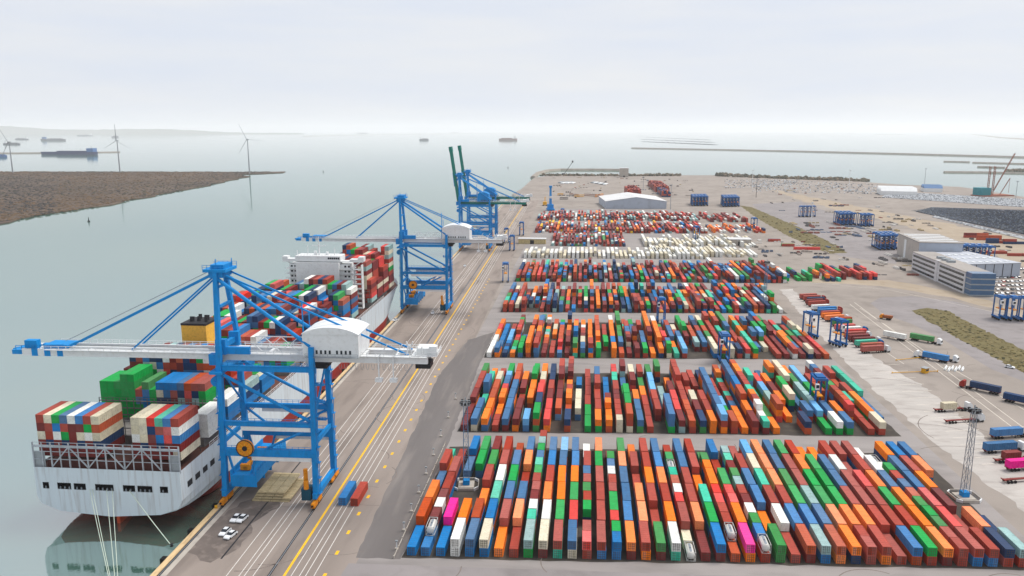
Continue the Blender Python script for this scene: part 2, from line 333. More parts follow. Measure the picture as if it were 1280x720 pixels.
# tank container: frame and a lying cylinder
def tank_proto():
    e = empty('tank_container', (0, 0, 0))
    f = MB(); hw, hl = CW / 2, L20 / 2
    for x in (-hw + 0.06, hw - 0.06):
        for y in (-hl + 0.06, hl - 0.06): f.beam((x, y, 0), (x, y, CH), 0.13)
        for z in (0.06, CH - 0.06): f.beam((x, -hl, z), (x, hl, z), 0.12)
        for y in (-hl, hl): f.beam((x, y * 0.98, 0.1), (x * 0.2, y * 0.98, CH * 0.5), 0.1)
    for y in (-hl + 0.06, hl - 0.06):
        for z in (0.06, CH - 0.06): f.beam((-hw, y, z), (hw, y, z), 0.12)
    obj('frame', f, mat('tank_frame', (190, 188, 184), 0.6), parent=e)
    c = MB(); rings = []
    for y, r in ((-2.85, 0.15), (-2.8, 0.55), (-2.65, 0.95), (-2.4, 1.1), (2.4, 1.1), (2.65, 0.95), (2.8, 0.55), (2.85, 0.15)):
        rings.append([(r * cos(2 * pi * i / 16), y, 1.32 + r * sin(2 * pi * i / 16)) for i in range(16)])
    c.loft(rings); obj('tank', c, mat('tank_shell', (208, 206, 200), 0.4, 0.5, 0.08), parent=e, smooth=True)
    w = MB().box(-0.3, 0.3, -2.2, 2.2, 2.4, 2.46).tube((0, 0, 2.4), (0, 0, 2.62), 0.25, 10); obj('walkway', w, steel, parent=e)
    return e
TANK = tank_proto(); tank_used = [False]
def tank(x, y, z, label, group='tank containers in the yard'):
    e = TANK if not tank_used[0] else copy_tree(TANK); tank_used[0] = True
    return place(e, (x, y, z), 0, label=label, category='tank container', group=group)

# the block under the lattice masts, read off row by row: capital = forty-foot, small = twenty-foot, digit = tiers, /X = colour of the tier below at the road end
B1 = '''U1 N2 O2 B1 R2 t1|u1 k2 m2 w2 m2 R2 R2 R1|U1 P2 .. .. B1 U2|W2/W O2 .. .. G2 G2|B2/U N2 O1 R2 E2 M2|C2/U U2 T2 W2 R2 R2|O1 R2 B2 G2 B2 N1
R1 O2 B2 R1 O2 B2|A2/G t2 w2 m2 r2 r2 g2 t2 b2 g2 a2 r2|C2/M W2 O2 R2 U2 B2|R2/T G2 O2 O2 B2 L2|B2/C S2 G2 O2 U2 B2|s2/R r2 ,, g2 r2 e2 r2 b2 R2 w1 w1|R2/U R2 R2 R2 G2 O2|u2/U g2 s2 G2 r2 r2 w2 b2 e2 m1|O2/M U2 B2 B2 O2 E2
R2/O O2 O2 R1 R2 O1|E2/M R1 R2 O2 R2 R2|W2/T O2 R2 O2 U2 B2|k1 c1 R2 s2 w2 n2 t2 k2 g2 r2|M1 O2 R2 R2 B2 B2|U2/M G2 T2 O1 R2 R2|n1 k2 r2 r2 s2 s2 O2 o2 e2 e1|P2/O O2 s2 s2 G2 R1 U2|k2/R u2 e2 w2 m2 r2 a2 e2 m2 t2 a2|E2/E O1 U2 B2 R2 R1|R1 W2 R2 T2 C2 L2|N2/M U2 R2 O2 O2 O2|A2/U U2 G2 E2 B2 B2|N2/O B2 A2 R2 R2 G2
O2/D O2 G2 G2 O2 R2|r2/R r2 O2 G2 G2 G2 O1|R2/O O2 R2 B2 B2 O1|R1 R2 R2 R2 W2 R2|U2/N R2 R2 S2 R1 R2|G2/R R2 G2 O2 R2 R2|O2/M O2 O2 B2 W2 W1|r2/R r2 e2 g2 e2 n2 b2 r2 g2 w1 k1|R2/U S2 S2 B2 B2 O2|R2/U R1 M2 O2 R2 U2|D2/R O2 .. .. O2 B2|A2/R D1 .. .. ..'''
SKEW = 0.055
PIT = 12.62
grp1 = 'containers in the block under the lattice masts'
for ci, colstr in enumerate(B1.replace('\n', '|').split('|')):
    x = -46.0 + ci * 4.02; y = 196.3 + SKEW * (x + 46); n = 0
    for si, tok in enumerate(colstr.split()):
        k = tok[0]; is40 = k.isupper() or k == '.'; L = L40 if is40 else L20; step = PIT if is40 else PIT / 2
        yc = y + step / 2; y += step
        if k in '.,': continue
        n += 1; hgt = int(tok[1]); front = si == 0
        jx, jy = random.uniform(-0.14, 0.14), random.uniform(-0.12, 0.12)
        size = 'forty-foot' if is40 else 'twenty-foot'; rows = f'{od(n)} from road end, {od(ci + 1)} row from quay, masts block'
        low = (tok.split('/')[1] if '/' in tok else random.choice('RRMDUBNO'))
        for tier in range(hgt):
            z = tier * CH + 0.014
            if tier == hgt - 1:
                if k == 'k': tank(x + jx, yc + jy, z, f'white twenty-foot tank container, {rows}'); continue
                container(k.upper(), L, x + jx, yc + jy, z, f'{PAL[k.upper()][1]} {size} container, top one, {rows}', grp1, random.uniform(-.004, .004), doors=front)
            elif front and hgt == 2 and '/' in tok:
                container(low, L, x, yc, z, f'{PAL[low][1]} {size} container under another, {rows}', grp1, doors=True)
            else: mass_box(mass, x, yc, z, L, low)
        
# further blocks: one mass
def block(x0, ncol, y0, slots, skew, mix, pitch=4.02, hi=(1, 1, 2, 2, 2, 2, 3), p20=0.25, gap=0.05, ragged=1, bayp=PIT, runs=0.35):
    for c in range(ncol):
        x = x0 + c * pitch; y = y0 + skew * (x - x0); nn = slots - (random.random() < 0.25) * ragged + (random.random() < 0.04) * ragged
        if random.random() < 0.10 * ragged: y += PIT; nn -= 1
        k = random.choice(mix); s_ = 0; h = random.choice(hi); twenty = random.random() < p20
        while s_ < nn:
            if random.random() > runs: k = random.choice(mix)
            if random.random() > 0.6: h = random.choice(hi)
            if random.random() < gap: s_ += 1; y += PIT; continue
            if twenty and random.random() < 0.8:
                for q in (0, 1):
                    if q and random.random() > 0.3: k = random.choice(mix)
                    for t_ in range(h): mass_box(mass, x + random.uniform(-.1, .1), y + PIT / 4 + q * PIT / 2, t_ * CH + 0.014, L20, k if t_ == h - 1 else random.choice(mix))
            else:
                for t_ in range(h): mass_box(mass, x + random.uniform(-.12, .12), y + PIT / 2, t_ * CH + 0.014, L40, k if t_ == h - 1 else random.choice(mix))
            s_ += 1; y += PIT
block(-45.5, 42, 289, 6, 0.065, MIX)
block(-48, 44, 391.5, 6, 0.075, MIX)
block(-50.5, 45, 496, 6, 0.07, MIX2)
block(-51, 52, 602, 6, 0.06, MIX2)
block(158, 10, 622, 3, 0.05, 'GGGETUDMMRRO', hi=(0, 1, 1, 2), pitch=4.4)
block(196, 9, 632, 4, 0.05, 'RRRMMSSNDG', hi=(1, 2, 2), pitch=4.0)
block(-54, 42, 717, 3, 0.05, 'WCWWCWC', hi=(2, 2, 1), p20=0, gap=0.02, ragged=0)
block(66, 24, 735, 4, 0.06, 'WCWWCWC', hi=(1, 1, 2), p20=0.3, gap=0.12)
block(62, 28, 800, 5, 0.06, 'WCWWCWC', hi=(1, 1, 2), p20=0.4, gap=0.2)
block(-32, 19, 797, 7, 0.02, 'RRRMMMMDAWUEN', hi=(1, 2, 2))
block(-55, 49, 900, 7, 0.06, 'RRMMMMMRSWWDANOUY', hi=(1, 2, 2), gap=0.07)
block(148, 15, 918, 5, 0.05, 'OONWWSRD', hi=(0, 1, 1, 2))
block(-60, 53, 1026, 7, 0.06, 'MMMMRRRSWWDAAON', hi=(1, 2, 2), gap=0.07)
block(158, 13, 1028, 7, 0.05, 'RMMWWSAR', hi=(0, 1, 2))
obj('container_yard_stacks', mass, m_mass, kind='stuff', label='dense stacks of mixed colour containers filling the yard blocks behind', category='containers')

# ------------------------------------------------------------------ ship-to-shore cranes. local x: 0 = water rail, 29 = land rail; local y along the quay
def rail_fence(mb, p, q, h=1.1, step=3.0, r=0.045, m=0):
    p = Vector(p); q = Vector(q); n = max(1, int((q - p).length / step)); up = Vector((0, 0, h))
    for i in range(n + 1):
        a = p.lerp(q, i / n); mb.beam(a, a + up, r * 2)
    mb.beam(p + up, q + up, r * 2); mb.beam(p + up * 0.5, q + up * 0.5, r * 1.5)
def bogie(parent, x, y, mtl):
    b = MB(); b.box(x - 0.45, x + 0.45, y - 4.2, y + 4.2, 1.5, 2.3)
    for k in (-2.1, 2.1): b.box(x - 0.6, x + 0.6, y + k - 1.7, y + k + 1.7, 0.75, 1.5)
    o = obj('bogie', b, mtl, parent=parent)
    for k in (-3.3, -2.0, 2.0, 3.3) if True else ():
        obj('wheel', MB().tube((x - 0.25, y + k, 0.47), (x + 0.25, y + k, 0.47), 0.42, 12), dark, parent=o)
    for k in (-4.6, 4.6): obj('buffer', MB().tube((x, y + k * 0.91, 1.6), (x, y + k, 1.6), 0.3, 8), black, parent=o)
def sts(s, label, raised=False, boomm=None, detail=True, main=blue, housem=None):
    GA = 29.0; LY = 9.3; x0, y0, _ = Q(-110.2, s)
    e = empty('quay_crane', (x0, y0, 0), TILT, label=label, category='crane', group='quay cranes')
    boomm = boomm or white; housem = housem or white
    zg = 45.0
    P = lambda nm, mb, mt, **k: obj(nm, mb, mt, parent=e, **k)
    for x in (0, GA):
        for sg in (-1, 1):
            leg = MB(); leg.beam((x, sg * LY, 2.9), (x, sg * (LY - 0.6), 16.5), 1.5, 2.0, w2=1.5, h2=1.7)
            leg.beam((x, sg * (LY - 0.6), 16.5), (x, sg * (LY - 2.4), zg + 5.5), 1.5, 1.7)
            for z in (16.5, 26, 43): leg.box(x - 0.85, x + 0.85, sg * (LY - 0.6 - (z - 16.5) * 0.053) - 0.95, sg * (LY - 0.6 - (z - 16.5) * 0.053) + 0.95, z - 0.9, z + 0.9)
            o = P('leg', leg, main)
            if detail:
                ld = MB()
                for z in range(4, 40, 5):
                    yy = sg * (LY - 0.6 - max(0, z - 16.5) * 0.053); ld.box(x + (0.8 if x else -1.7), x + (1.7 if x else -0.8), yy - 0.9, yy + 0.9, z, z + 0.12)
                    ld.beam((x + (1.25 if x else -1.25), yy - 0.5, z), (x + (1.25 if x else -1.25), yy + 0.5, z + 5), 0.18)
                obj('ladder', ld, main, parent=o)
            bogie(e, x, sg * (LY - 0.1), amber)
        P('sill_beam', MB().beam((x, -LY - 1.6, 3.6), (x, LY + 1.6, 3.6), 1.3, 1.8), main)
        P('upper_tie', MB().beam((x, -LY + 2.2, zg + 4.6), (x, LY - 2.2, zg + 4.6), 1.3, 1.6), main)
        P('cross_beam', MB().beam((x, -LY + 1, 20), (x, LY - 1, 20), 0.9, 1.4), main)
    for sg in (-1, 1):
        yy = lambda z: sg * (LY - 0.6 - max(0, z - 16.5) * 0.053)
        P('portal_beam', MB().beam((0, yy(16.8), 16.8), (GA, yy(16.8), 16.8), 1.5, 2.3), main)
        P('portal_beam', MB().beam((0, yy(26), 26), (GA, yy(26), 26), 1.0, 1.5), main)
        P('top_beam', MB().beam((0, yy(43.5), 43.5), (GA, yy(43.5), 43.5), 1.1, 1.7), main)
        for zz, xa, xb in ((14.9, 9, GA - 1), (24.5, 6, GA - 1)): P('handrail_beam', MB().beam((xa, yy(zz) + sg * 0.3, zz), (xb, yy(zz) + sg * 0.3, zz), 0.3, 1.3), white)
        if detail:
            for zz in (18.0, 26.8, 44.4):
                f = MB(); rail_fence(f, (1, yy(zz) + sg * 0.7, zz), (GA - 1, yy(zz) + sg * 0.7, zz), 1.1, 1.9, 0.05); f.box(1, GA - 1, min(yy(zz), yy(zz) + sg * 0.8), max(yy(zz), yy(zz) + sg * 0.8), zz - 0.1, zz); P('walkway', f, main)
        P('brace', MB().tube((0.6, yy(41), 41.5), (GA - 0.8, yy(27), 27), 0.55, 8), main)
        P('brace', MB().tube((GA * 0.34, yy(16), 17.6), (1.0, yy(25), 25), 0.42, 8), main)
        P('brace', MB().tube((GA * 0.44, yy(16), 17.6), (GA - 1, yy(25), 25), 0.42, 8), main)
    P('brace', MB().tube((0.2, -LY + 2, 43), (0.2, LY - 1.4, 27), 0.35, 6), main)
    P('brace', MB().tube((GA, LY - 2, 43), (GA, -LY + 1.4, 27), 0.35, 6), main)
    # girder over the portal and the back reach
    gend = 64
    for sg in (-1, 1):
        g = MB(); g.box(-2, gend, sg * 3.3 - 0.65, sg * 3.3 + 0.65, zg, zg + 2.4)
        for x in range(0, gend, 4): g.box(x, x + 0.15, sg * 3.3 - 0.68, sg * 3.3 + 0.68, zg - 0.03, zg + 2.43)
        o = P('girder', g, boomm)
        w = MB(); w.box(-2, gend, sg * 4.0 + min(0, sg * 1.1), sg * 4.0 + max(0, sg * 1.1), zg + 2.3, zg + 2.4); rail_fence(w, (-2, sg * 5.05, zg + 2.4), (gend, sg * 5.05, zg + 2.4), 1.2, 2.6, 0.06); obj('walkway', w, white, parent=o)
    for x in (4, 14, 24, 44, 54, 63): P('tie_beam', MB().beam((x, -3.2, zg + 1.9), (x, 3.2, zg + 1.9), 0.9, 1.0), boomm)
    # machinery house with bowed roof
    h = MB(); hx0, hx1, hy = (26.2, 43.5, 6.6) if not raised else (17, 28, 5.4)
    h.box(hx0, hx1, -hy, hy, zg + 2.5, zg + 9.6); ho = P('machinery_house', h, housem)
    r = MB(); rr = []
    n = 10
    for y in (-hy - 0.2, hy + 0.2):
        pts = [(hx0 - 0.2, y, zg + 9.45)] + [(hx0 - 0.2 + (hx1 - hx0 + 0.4) * i / n, y, zg + 9.6 + 2.1 * (1 - abs(2 * i / n - 1) ** 2.2)) for i in range(n + 1)] + [(hx1 + 0.2, y, zg + 9.45)]
        rr.append(pts[::-1])
    r.loft(rr); obj('roof', r, housem, parent=ho)
    for k in range(8):
        x = hx0 + 4.0 + k * 1.35 + (0.9 if k > 3 else 0)
        obj('window', MB().box(x, x + 0.62, -hy - 0.05, -hy + 0.02, zg + 3.3, zg + 4.5), glass, parent=ho)
    if detail:
        d = MB(); d.box(hx0 + 1, hx1, -hy - 1.2, -hy, zg + 2.4, zg + 2.52); rail_fence(d, (hx0 + 1, -hy - 1.15, zg + 2.5), (hx1, -hy - 1.15, zg + 2.5), 1.1, 2.2, 0.05); obj('walkway', d, greyp, parent=ho)
        obj('mast', MB().tube((hx0 - 0.8, -3, zg + 2), (hx0 - 0.8, -3, zg + 19), 0.22, 6).tube((hx0 - 0.8, 3, zg + 2), (hx0 - 0.8, 3, zg + 14), 0.18, 6), main, parent=ho)
        # machinery and festoon at the end of the back reach
        em = MB()
        for k in range(9):
            x = gend - 4 + random.uniform(-3.5, 4.2); y = random.uniform(-3.5, 3.5); em.beam((x, y, zg + 2), (x + random.uniform(-1.5, 1.5), y, zg + 5.2), 0.3)
        em.box(gend - 5, gend + 3, -4, 4, zg + 2.4, zg + 2.6); em.box(gend - 3.5, gend + 1.5, -2.6, 2.6, zg + 2.6, zg + 4.6); em.box(gend + 0.5, gend + 2.8, -3.4, -1, zg + 2.6, zg + 5.4)
        rail_fence(em, (gend - 5, -4, zg + 2.6), (gend + 3, -4, zg + 2.6), 1.2, 1.2, 0.06); rail_fence(em, (gend + 3, -4, zg + 2.6), (gend + 3, 4, zg + 2.6), 1.2, 1.2, 0.06)
        P('end_machinery', em, white)
        P('counterweight', MB().box(gend - 4.0, gend + 0.6, -2.8, 2.8, zg - 1.8, zg - 0.05), dark)
        for k in range(26):
            x = hx1 - 7 + k * 1.7
            if x > gend - 7: break
            lp = MB()
            pr = [Vector((x + 0.5 + 0.45 * cos(a), -4.4, zg - 0.2 - 1.9 * sin(a))) for a in [pi * i / 5 for i in range(6)]]
            for a, b in zip(pr, pr[1:]): lp.beam(a, b, 0.09)
            P('festoon_loop', lp, greyp)
        hk = MB()
        for x in (gend - 15, gend - 10.5):
            hk.beam((x, -4.6, zg + 2), (x, -4.6, zg - 4.8), 0.35); hk.beam((x, -4.6, zg + 2), (x + 3, -4.6, zg + 6.3), 0.3); hk.box(x - 1.1, x + 1.1, -5.5, -3.6, zg - 5.6, zg - 4.6)
        P('hanging_platform', hk, white)
        # trolley and cab under the girder
        tr = MB(); tr.box(27.5, 33, -3, 3, zg - 1.4, zg - 0.1); tr.box(28.5, 32, -2.5, 2.5, zg - 2.6, zg - 1.4); to = P('trolley', tr, dark)
        cb = MB(); cb.box(25, 27.2, -1.3, 1.3, zg - 3.4, zg - 0.5); cb2 = obj('operator_cab', cb, white, parent=to); 
    # boom
    hinge = Vector((-1.6, 0, zg + 1.2)); BL = 64.5
    if raised: ang = R(82)
    else: ang = 0.0
    def Bp(d, y, z):
        return (hinge.x - d * cos(ang) + z * sin(ang) * 0.0 - (z * sin(ang)), y, hinge.z + d * sin(ang) + z * cos(ang))
    if raised: Bp = lambda d, y, z: (hinge.x - d * cos(ang) - z * sin(ang), y, hinge.z + d * sin(ang) - z * cos(ang))
    BLr = BL if not raised else 52
    for sg in (-1, 1):
        g = MB(); T = Matrix.Rotation(ang, 4, 'Y')
        g.T = Matrix.Translation(hinge) @ T @ Matrix.Translation(-hinge)
        g.box(hinge.x - BLr, hinge.x - 0.5, sg * 2.9 - 0.6, sg * 2.9 + 0.6, zg, zg + 2.2)
        for x in range(2, int(BLr), 4): g.box(hinge.x - x, hinge.x - x + 0.14, sg * 2.9 - 0.64, sg * 2.9 + 0.64, zg - 0.03, zg + 2.23)
        o = P('boom_girder', g, boomm)
        w = MB(); w.T = g.T
        if not raised:
            w.box(hinge.x - BLr + 8, hinge.x, sg * 3.6 + min(0, sg), sg * 3.6 + max(0, sg), zg + 2.1, zg + 2.2); rail_fence(w, (hinge.x - BLr + 8, sg * 4.5, zg + 2.2), (hinge.x, sg * 4.5, zg + 2.2), 1.2, 2.4, 0.06)
            w.box(hinge.x - BLr + 9, hinge.x - 4, sg * 1.9 - 0.3, sg * 1.9 + 0.3, zg + 2.3, zg + 2.9)
            obj('walkway', w, white, parent=o)
    for k in range(1, 8):
        g = MB(); g.T = Matrix.Translation(hinge) @ Matrix.Rotation(ang, 4, 'Y') @ Matrix.Translation(-hinge)
        x = hinge.x - BLr * k / 7.4; g.box(x - 0.4, x + 0.4, -2.3, 2.3, zg + 0.6, zg + 1.6); P('boom_tie', g, boomm)
    if not raised:
        for d_, w_ in ((BLr - 12.6, 1.9), (BLr - 8.4, 2.0), (BLr - 4.2, 2.0)):
            for sg in (-1, 1): P('boom_band', MB().box(hinge.x - d_ - w_ / 2, hinge.x - d_ + w_ / 2, sg * 2.9 - 0.68, sg * 2.9 + 0.68, zg - 0.12, zg + 2.32), main)
        tip = MB(); tip.box(hinge.x - BLr - 3.4, hinge.x - BLr + 0.4, -3.4, 3.4, zg + 0.3, zg + 1.7); tip.beam((hinge.x - BLr - 3.4, 0, zg + 1), (hinge.x - BLr - 5.2, 0, zg + 1), 2.4, 1.4, w2=0.8, h2=0.7)
        tip.box(hinge.x - BLr + 1, hinge.x - BLr + 5, -3.3, -1.2, zg + 2.3, zg + 4.8); tip.box(hinge.x - BLr + 7, hinge.x - BLr + 15, -3, 3, zg + 2.3, zg + 3.4)
        rail_fence(tip, (hinge.x - BLr - 2, -3.4, zg + 1.7), (hinge.x - BLr + 14, -3.4, zg + 2.3), 1.4, 2, 0.08)
        P('boom_tip', tip, main)
    else:
        tip = MB(); tip.T = Matrix.Translation(hinge) @ Matrix.Rotation(ang, 4, 'Y') @ Matrix.Translation(-hinge); tip.box(hinge.x - BLr - 2, hinge.x - BLr + 3, -3.6, 3.6, zg - 0.3, zg + 2.6); P('boom_tip', tip, green)
    # apex frame, stays
    az = 73.0
    for sg in (-1, 1):
        a = MB(); a.beam((0, sg * (LY - 2.4), zg + 5), (-1.0, sg * 3.2, az), 1.3, 1.5); o = P('apex_post', a, main)
        P('back_leg', MB().tube((-0.6, sg * 3.2, az - 2.5), (GA - 0.5, sg * (LY - 3.0), zg + 5.6), 0.62, 8), main)
        P('back_stay', MB().beam((-0.2, sg * 2.7, az - 0.6), (gend - 6, sg * 3.2, zg + 2.6), 0.42, 0.5), main)
        if not raised:
            P('fore_stay', MB().beam((-1.6, sg * 2.6, az - 0.8), (-51, sg * 2.9, zg + 2.8), 0.5, 0.62), main)
            P('fore_stay', MB().beam((-1.6, sg * 2.2, az - 1.5), (-30, sg * 2.9, zg + 2.4), 0.36, 0.5), main)
            P('hoist_rope', MB().beam((-2, sg * 1.3, az + 0.4), (-53, sg * 1.3, zg + 4.2), 0.1), greyp)
        else:
            P('fore_stay', MB().beam((-1.4, sg * 2.6, az - 1.0), (-5.5, sg * 2.9, az - 11), 0.5, 0.6), main)
            P('fore_stay', MB().beam((-5.5, sg * 2.9, az - 11), (-7.0, sg * 2.9, az + 2), 0.45, 0.55), main)
    for z in (55, 62, 68):
        yy = (LY - 2.4) + (3.2 - (LY - 2.4)) * (z - zg - 5) / (az - zg - 5); P('apex_tie', MB().beam((-0.4, -yy, z), (-0.4, yy, z), 0.7), main)
    ap = MB(); ap.box(-4.6, 2.6, -4.2, 4.2, az - 0.4, az + 0.5); ap.box(-3.2, 1.2, -3.4, 3.4, az - 2.2, az - 0.4); ap.box(-2.6, 1.6, -3, 3, az + 0.5, az + 1.8)
    rail_fence(ap, (-4.6, -4.2, az + 0.5), (2.6, -4.2, az + 0.5), 1.3, 1.4, 0.06); rail_fence(ap, (-4.6, 4.2, az + 0.5), (2.6, 4.2, az + 0.5), 1.3, 1.4, 0.06); ap.beam((-0.8, -3, az), (-0.8, -3, az + 3.6), 0.2); ap.beam((2, 2, az), (2, 2, az + 3.2), 0.2)
    P('apex_platform', ap, main)
    # platforms, hinge gear
    pl = MB(); pl.box(-2.6, 1.4, -LY, LY, zg - 3.2, zg - 2.4); pl.box(-1.6, 1.6, -5.8, -4.0, zg + 2.2, zg + 7); pl.box(-1.6, 1.6, 4.0, 5.8, zg + 2.2, zg + 7); pl.box(-3.6, -1.2, -6.6, -4.2, zg - 1, zg + 2.4); pl.tube((-1.6, -7.4, zg - 6), (-1.6, -5.4, zg - 6), 1.6, 12)
    pl.box(1.5, 9, -5.6, -4.4, zg + 2.4, zg + 4.6)
    P('hinge_platform', pl, main)
    if detail:
        hb = MB()
        for sg in (-1, 1):
            p = Vector((7, sg * 4.2, zg + 3)); q = Vector((24, sg * 4.2, zg + 3))
            hb.beam(p, q, 0.25); hb.beam(p + Vector((0, 0, 2.6)), q + Vector((0, 0, 2.6)), 0.25)
            for k in range(6):
                a = p.lerp(q, k / 6); b2 = p.lerp(q, (k + 1) / 6); hb.beam(a + Vector((0, 0, 2.6 * (k % 2))), b2 + Vector((0, 0, 2.6 * ((k + 1) % 2))), 0.22)
        P('girder_truss', hb, white)
        # cable reel, gantry drive deck and yellow hatch gear between the water side legs
        cr = MB(); cr.tube((7.5, -LY - 1.0, 18.6), (7.5, -LY - 0.2, 18.6), 2.7, 24); co_ = P('cable_reel', cr, amber)
        obj('reel_hub', MB().tube((7.5, -LY - 1.25, 18.6), (7.5, -LY - 1.0, 18.6), 0.8, 14), dark, parent=co_)
        rm = MB()
        for i in range(24):
            a, b2 = 2 * pi * i / 24, 2 * pi * (i + 1) / 24; rm.beam((7.5 + 2.65 * cos(a), -LY - 1.05, 18.6 + 2.65 * sin(a)), (7.5 + 2.65 * cos(b2), -LY - 1.05, 18.6 + 2.65 * sin(b2)), 0.24)
        obj('reel_rim', rm, dark, parent=co_)
        for k in range(4): obj('reel_spoke', MB().beam((7.5 + 2.5 * cos(k * pi / 4), -LY - 1.08, 18.6 + 2.5 * sin(k * pi / 4)), (7.5 - 2.5 * cos(k * pi / 4), -LY - 1.08, 18.6 - 2.5 * sin(k * pi / 4)), 0.16), yellow, parent=co_)
        dk = MB(); dk.box(2.0, 10.4, -LY - 0.5, LY + 7, 7.0, 9.4); dk.box(2.0, 2.4, -LY - 0.5, LY + 7, 9.4, 11); dk.box(10.0, 10.4, -LY - 0.5, LY + 7, 9.4, 10.6)
        for y in (-LY + 1.4, LY - 1): dk.beam((1, y, 16), (2.6, y, 9), 0.6); dk.beam((10, y, 16), (8.0, y, 9), 0.6)
        rail_fence(dk, (10.4, -LY - 0.5, 10.6), (10.4, LY + 7, 10.6), 1.1, 1.8, 0.08)
        for y in (-LY - 0.3, -3, 3, LY, LY + 6.6): dk.box(2.2, 10.3, y - 0.15, y + 0.15, 5.6, 7.0)
        P('spreader_deck', dk, main)
        sp = MB(); sp.box(3.8, 7.0, -LY + 3, -LY + 4.2, 9.6, 11.4); sp.box(3.8, 7.0, LY - 2, LY - 0.8, 9.6, 11.4); sp.box(4.8, 6.0, -LY + 3, LY - 1, 9.8, 10.8); sp.tube((4.0, 0, 11.6), (6.8, 0, 11.6), 0.9, 10); sp.tube((4.0, 4, 11.4), (6.8, 4, 11.4), 0.7, 10)
        P('spreader', sp, amber)
        el = MB(); el.box(GA - 4.2, GA - 1.2, -LY - 1.5, -LY + 2, 2.2, 6); P('electrical_house', el, mat('dark_teal_paint', (10, 70, 90), 0.5))
        ll = MB(); ll.tube((GA - 2.6, -LY - 1.2, 6), (GA - 2.6, -LY - 1.2, 8.4), 0.8, 12); ll.tube((GA - 3.4, -LY + 1, 6), (GA - 3.4, -LY + 1, 11.5), 0.7, 10); P('cable_guide', ll, amber)
        for z, yy in ((28, LY - 2), (34, LY - 2.4), (40, LY - 2.8), (22, LY - 1.6)):
            f = MB(); f.box(GA - 4.2, GA - 0.8, yy - 1.4, yy + 0.6, z, z + 0.25); rail_fence(f, (GA - 4.2, yy - 1.4, z), (GA - 0.8, yy - 1.4, z), 1.2, 1.1, 0.07); f.box(GA - 4.4, GA - 4.1, yy - 1.4, yy + 0.6, z, z + 1.3)
            P('stair_landing', f, main)
    return e
sts(232.0, 'tall blue quay crane with boom lowered over the ship stern')
sts(497.0, 'tall blue quay crane standing at the ship bow, boom lowered')
sts(765.0, 'blue quay crane with raised green boom next to the lowered-boom crane', raised=True, boomm=green, housem=blue)
sts(826.0, 'blue quay crane with raised green boom, farther down the quay', raised=True, boomm=green, housem=blue)

# ------------------------------------------------------------------ container ship
DK = 16.2
STILT = 0.008
sx, sy_ = -117.7 - 22.7, 208.4
ship = empty('container_ship', (sx, sy_, 0), STILT, label='long pale grey container ship moored stern first beside the quay', category='ship')
LS = 326.0; HB = 22.7
def hull_section(y):
    # returns half breadth as a function of z, bottom z
    u = y / LS
    if y < 45: bot = 1.0 - 9.0 * min(1, y / 40) ** 0.8
    else: bot = -8.0
    # bow narrowing
    bd = HB * (1 - max(0, (y - 282) / (LS - 282)) ** 2.0) if y > 282 else HB
    bw = HB * (1 - max(0, (y - 246) / (LS - 6 - 246)) ** 1.5) if y > 246 else HB
    bw = max(bw, 0.02)
    if y >= LS - 6: bw = 0.02
    if y >= LS: bd = 0.05
    pts = []
    zt = DK + (max(0, (y - 260) / 66) ** 2) * 4.0
    zs = [zt, (zt + 7) / 2 + 2, 7.0, 4.5, 2.2, WZ + 0.2, -6.0]
    for z in zs:
        f = max(0, min(1, (z - WZ) / (zt - WZ))); hb = bw + (bd - bw) * f ** 0.7
        if y < 45:                    # rounded stern below z = 7
            t0 = min(1, y / 45); lim = max(bot, -8)
            if z < 7:
                q = max(0.0, (z - lim) / (7 - lim)); full = HB * (1 - (1 - q) ** (2.6 + 2 * t0)) ** (1 / (2.2 + 1.5 * t0)) if q > 0 else 0.0
                hb = min(hb, full)
            z = max(z, lim)
        pts.append((hb, y, z))
    pts.append((0.0, y, min(bot, pts[-1][2])))
    return pts
ys = [0, 3, 7, 12, 18, 25, 35, 45, 80, 140, 200, 246, 258, 268, 276, 284, 292, 300, 306, 311, 316, 320, 323, LS]
rings = []
for y in ys:
    h = hull_section(y); rings.append(h + [(-x, yy, z) for x, yy, z in h[-2::-1]])
nseg = len(rings[0]) - 1; mrow = [0 if (i < 4 or i >= nseg - 4) else 1 for i in range(nseg)]
mb = MB(); mb.loft(rings, closed=False, caps=False, mrow=mrow)
mb.f = [f[::-1] for f in mb.f]
hull = obj('hull', mb, [hullm, redp], parent=ship)
# transom: plate with mooring openings cut out
tr = MB()
xs_open = [(-20.4, -18.6), (-15.8, -11.6), (-10.6, -7.0), (-3.9, 1.7), (4.8, 8.4), (9.3, 13.8), (16.3, 18.6)]
cuts = sorted([-HB, HB] + [a for p in xs_open for a in p]); zc = [7.0, 9.4, 11.3, DK]
for i in range(len(cuts) - 1):
    for j in range(3):
        if j == 1 and (cuts[i], cuts[i + 1]) in xs_open: continue
        tr.add([(cuts[i], 0, zc[j]), (cuts[i + 1], 0, zc[j]), (cuts[i + 1], 0, zc[j + 1]), (cuts[i], 0, zc[j + 1])], [(0, 1, 2, 3)])
low = [(x, z) for x, y, z in rings[0] if z <= 7.001]
tr.add([(x, 0, z) for x, z in low], [tuple(range(len(low)))])
